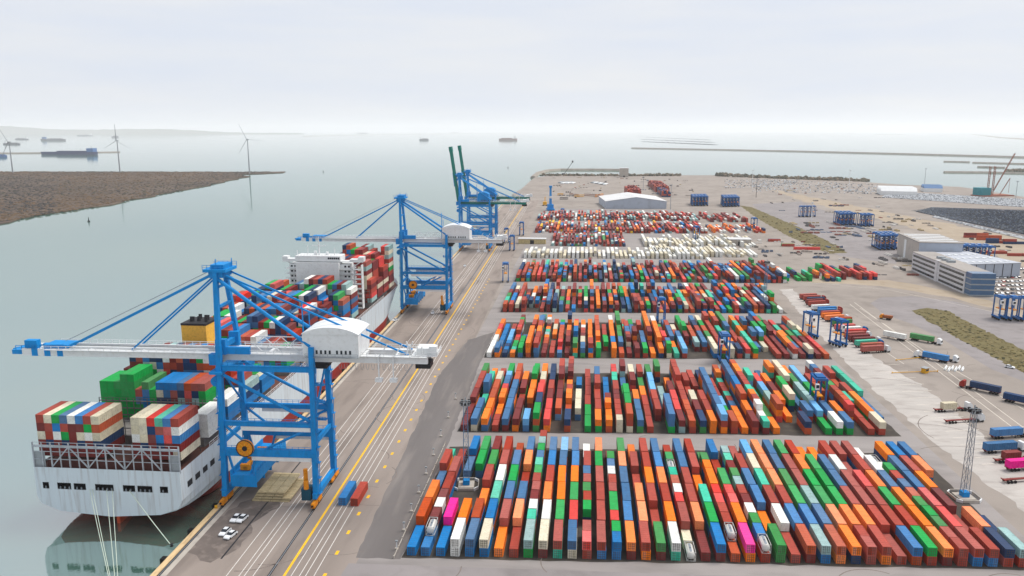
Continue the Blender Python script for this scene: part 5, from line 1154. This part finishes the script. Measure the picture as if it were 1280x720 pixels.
for i, ((u0, v0), (u1, v1), mt) in enumerate((((697, 244.5), (704, 244.2), yellow), ((712, 244), (724, 246), mat('rust_brown', (120, 70, 50), 0.8)), ((718, 246.5), (730, 246), yellow), ((730, 245), (750, 246), mat('rust_brown', (0, 0, 0))), ((744, 246.5), (754, 244.5), amber), ((700, 249.5), (710, 249.5), dark))):
    p, q = G(u0, v0), G(u1, v1); bm = MB(); P0, P1 = Vector((*p, 1)), Vector((*q, 1)); rad = 2.2
    for dz in (0, 2.6):
        for dy in (-1.3, 1.3): bm.beam(P0 + Vector((0, dy, dz)), P1 + Vector((0, dy, dz)), 0.7)
    for t_ in range(9):
        a = P0.lerp(P1, t_ / 8); bm.beam(a + Vector((0, -1.3, 0)), a + Vector((0, -1.3, 2.6)), 0.5); bm.beam(a + Vector((0, 1.3, 0)), a + Vector((0, -1.3, 2.6)), 0.4)
    obj('boom_section', bm, mt, label=['short yellow crane boom section lying by the mobile crane', 'rusty boom section lying among yellow ones', 'yellow boom section lying beside the rusty one', 'long rusty boom section near the warehouse', 'amber boom section nearest the warehouse wall', 'dark steel section lying in front of the boom sections'][i], category='boom section', group='boom sections on the far yard')
for i, (u0, v0) in enumerate([(698 + k * 3, 229 + (k % 2)) for k in range(6)] + [(739 + k * 3, 229 + k * .5) for k in range(6)]):
    x, y = G(u0, v0); tb = MB(); 
    for k in range(3): tb.tube((k * 2.3, 0, 1.2), (k * 2.3 + 6, 34, 1.2), 1.1, 8)
    obj('pipe_bundle', tb, white if i % 2 else greyp, loc=(x, y, 0.1), label=f'bundle of pale pipes on the far quay, {od(i % 6 + 1)} of the {"first" if i < 6 else "second"} rank', category='pipes', group='pipe bundles on the far quay')
# work platform with lattice legs and crane
x, y = G(1236, 247, WZ); e = empty('work_platform', (x, y, WZ), 0.3, label='teal work platform with tall rusty legs and lattice jib at the basin', category='platform')
tealm = mat('teal_paint', (40, 130, 140), 0.6); rust = mat('rusty_lattice', (140, 84, 64), 0.8)
obj('pontoon', MB().box(-26, 40, -14, 14, -1, 5), rust, parent=e); obj('deckhouse', MB().box(-26, -6, -10, 10, 5, 18), tealm, parent=e)
for lx in (-4, 6):
    lg = MB()
    for a in (-1.6, 1.6): lg.beam((lx + a, 0, 0), (lx + a, 0, 55), 0.8)
    for k in range(14): lg.beam((lx - 1.6 * (-1) ** k, 0, k * 4), (lx + 1.6 * (-1) ** k, 0, k * 4 + 4), 0.5)
    obj('leg', lg, rust, parent=e)
jb = MB()
for a in (-1, 1): jb.beam((8, a, 12), (44, a, 78), 0.7)
for k in range(14): jb.beam((8 + 36 * k / 14, -1, 12 + 66 * k / 14), (8 + 36 * (k + 1) / 14, 1, 12 + 66 * (k + 1) / 14), 0.5)
obj('jib', jb, rust, parent=e); obj('short_jib', MB().beam((22, 0, 5), (40, 0, 34), 1.0).beam((40, 0, 34), (40, 0, 8), 0.4), rust, parent=e)
x, y = G(704, 219); obj('pile_rig', MB().beam((0, 0, 0), (24, 0, 34), 1.2).box(22, 26, -1.5, 1.5, 33, 38).box(-4, 4, -4, 4, 0, 5), dark, loc=(x, y, 0), label='slanted dark piling rig on the far shore', category='rig')

# ------------------------------------------------------------------ tyre marks on the pavements (thin sheets with shapes of their own)
m_skid = mat('tyre_rubber_marks', (116, 106, 100), 0.9, 0.6, 0.2, (150, 138, 130), 0.9)
def arc_mark(mb, cx, cy_, r, a0, a1, w=0.3, z=0.0165):
    n = 14; pts = []
    for i in range(n + 1):
        a = a0 + (a1 - a0) * i / n; pts += [(cx + (r - w / 2) * cos(a), cy_ + (r - w / 2) * sin(a), z), (cx + (r + w / 2) * cos(a), cy_ + (r + w / 2) * sin(a), z)]
    mb.add(pts, [(2 * i, 2 * i + 2, 2 * i + 3, 2 * i + 1) if a1 < a0 else (2 * i, 2 * i + 1, 2 * i + 3, 2 * i + 2) for i in range(n)])
mb = MB()
for k in range(34):
    d, s_ = random.uniform(-104, -64), random.uniform(190, 480); x, y, _ = Q(d, s_); a = random.uniform(0, 6.28); r = random.uniform(5, 16); arc_mark(mb, x, y, r, a, a + random.uniform(.8, 2.2), random.uniform(.2, .4))
for k in range(18):
    x, y = random.uniform(-60, 120), random.choice([193, 283, 386, 488]) + random.uniform(-3, 4); a = random.uniform(0, 6.28); arc_mark(mb, x, y, random.uniform(6, 11), a, a + random.uniform(.8, 2), 0.3, 0.0168)
for k in range(40):
    u, v = random.uniform(1000, 1280), random.uniform(380, 600); x, y = G(u, v)
    if x < 132: continue
    a = random.uniform(0, 6.28); arc_mark(mb, x, y, random.uniform(8, 26), a, a + random.uniform(.5, 1.4), 0.35)
obj('tyre_marks', mb, m_skid, kind='stuff', label='dark curved tyre marks across the pavements', category='tyre marks')
m_lane = mat('worn_lane_paint', (214, 206, 192), 0.85, 0.4, 0.1, (160, 150, 140), 0.9)
mb = MB()
for (u0, v0), (u1, v1) in (((1062, 380), (1280, 545)), ((1068, 378), (1280, 535)), ((1075, 385), (1180, 455)), ((1180, 455), (1280, 512)), ((1040, 395), (1130, 455)), ((975, 350), (1110, 362)), ((1110, 362), (1290, 400))):
    p, q = Vector(G(u0, v0)), Vector(G(u1, v1)); d = (q - p).normalized(); nr = Vector((-d.y, d.x)) * 0.16; mb.add([(p.x - nr.x, p.y - nr.y, .0185), (p.x + nr.x, p.y + nr.y, .0185), (q.x + nr.x, q.y + nr.y, .0185), (q.x - nr.x, q.y - nr.y, .0185)], [(0, 3, 2, 1)])
for i in range(16):
    p = Vector(G(1108 + i * 9.5, 456 + i * 8.2)); mb.add([(p.x - 7, p.y - 1.7, .0185), (p.x - 7, p.y - 1.45, .0185), (p.x + 7, p.y + 1.6, .0185), (p.x + 7, p.y + 1.35, .0185)], [(0, 3, 2, 1)])
obj('lane_lines', mb, m_lane, kind='structure', label='worn lane lines on the truck lanes', category='marking')

# ------------------------------------------------------------------ far hills and the haze over everything
mb = MB(); n = 60; top = []
D = 26000
for i in range(n + 1):
    u = -120 + i * 500 / n; dx, dy, dz = ray(u, 163); x, y = dx * D, dy * D; f = i / n
    h = 330 * (0.62 + 0.38 * sin(f * 9) * sin(f * 4 + 1)) * (1 - f) ** 0.35 * (0.5 + 0.5 * min(1, f * 6)) + random.uniform(-8, 8); top.append((x, y, max(10, h)))
rings = [[(x, y, WZ - 1), (x * 1.02, y * 1.02, z), (x * 1.12, y * 1.12, WZ - 1)] for x, y, z in top]
mb.loft(rings); obj('hills', mb, mat('hill_scrub', (96, 100, 84), 0.95, 0.001, 0.2), kind='structure', label='faint blue hills on the horizon beyond the island', category='hills')
hz = bpy.data.materials.new('haze_air'); hz.use_nodes = True; t = hz.node_tree; t.nodes.clear(); ho_ = t.nodes.new('ShaderNodeOutputMaterial'); pv = t.nodes.new('ShaderNodeVolumePrincipled')
pv.inputs['Color'].default_value = (0.985, 0.985, 0.99, 1); pv.inputs['Density'].default_value = 4.5e-5; pv.inputs['Anisotropy'].default_value = 0.2
t.links.new(pv.outputs[0], ho_.inputs['Volume'])
obj('haze', MB().box(-64000, 64000, -64000, 64000, -12, 460), hz, kind='stuff', label='thin pale sea haze over the whole bay', category='haze')

# darker ragged patch where cars stand, rail along the first block
sheet('dark_patch', [G(236, 690), G(262, 655), G(300, 628), G(338, 622), G(350, 634), G(318, 655), G(296, 690), G(262, 704)], 0.0105, ground_mat('dark_concrete', (104, 95, 90), 0.08, 0.3, (140, 128, 120), 0.9), 'dark ragged patch on the apron around the parked cars', 'blotch', rag=1.2, step=2.5)
er = MB(); p0, p1 = Vector((-50.4, 194.5, 0.02)), Vector((-50.4, 276, 0.02)); er.beam(p0 + Vector((0, 0, .45)), p1 + Vector((0, 0, .45)), 0.22, 0.3)
for i in range(17): a = p0.lerp(p1, i / 16); er.beam(a, a + Vector((0, 0, .9)), 0.3)
obj('edge_rail', er, conc, label='low pale guard rail along the quay side of the masts block', category='guard rail')
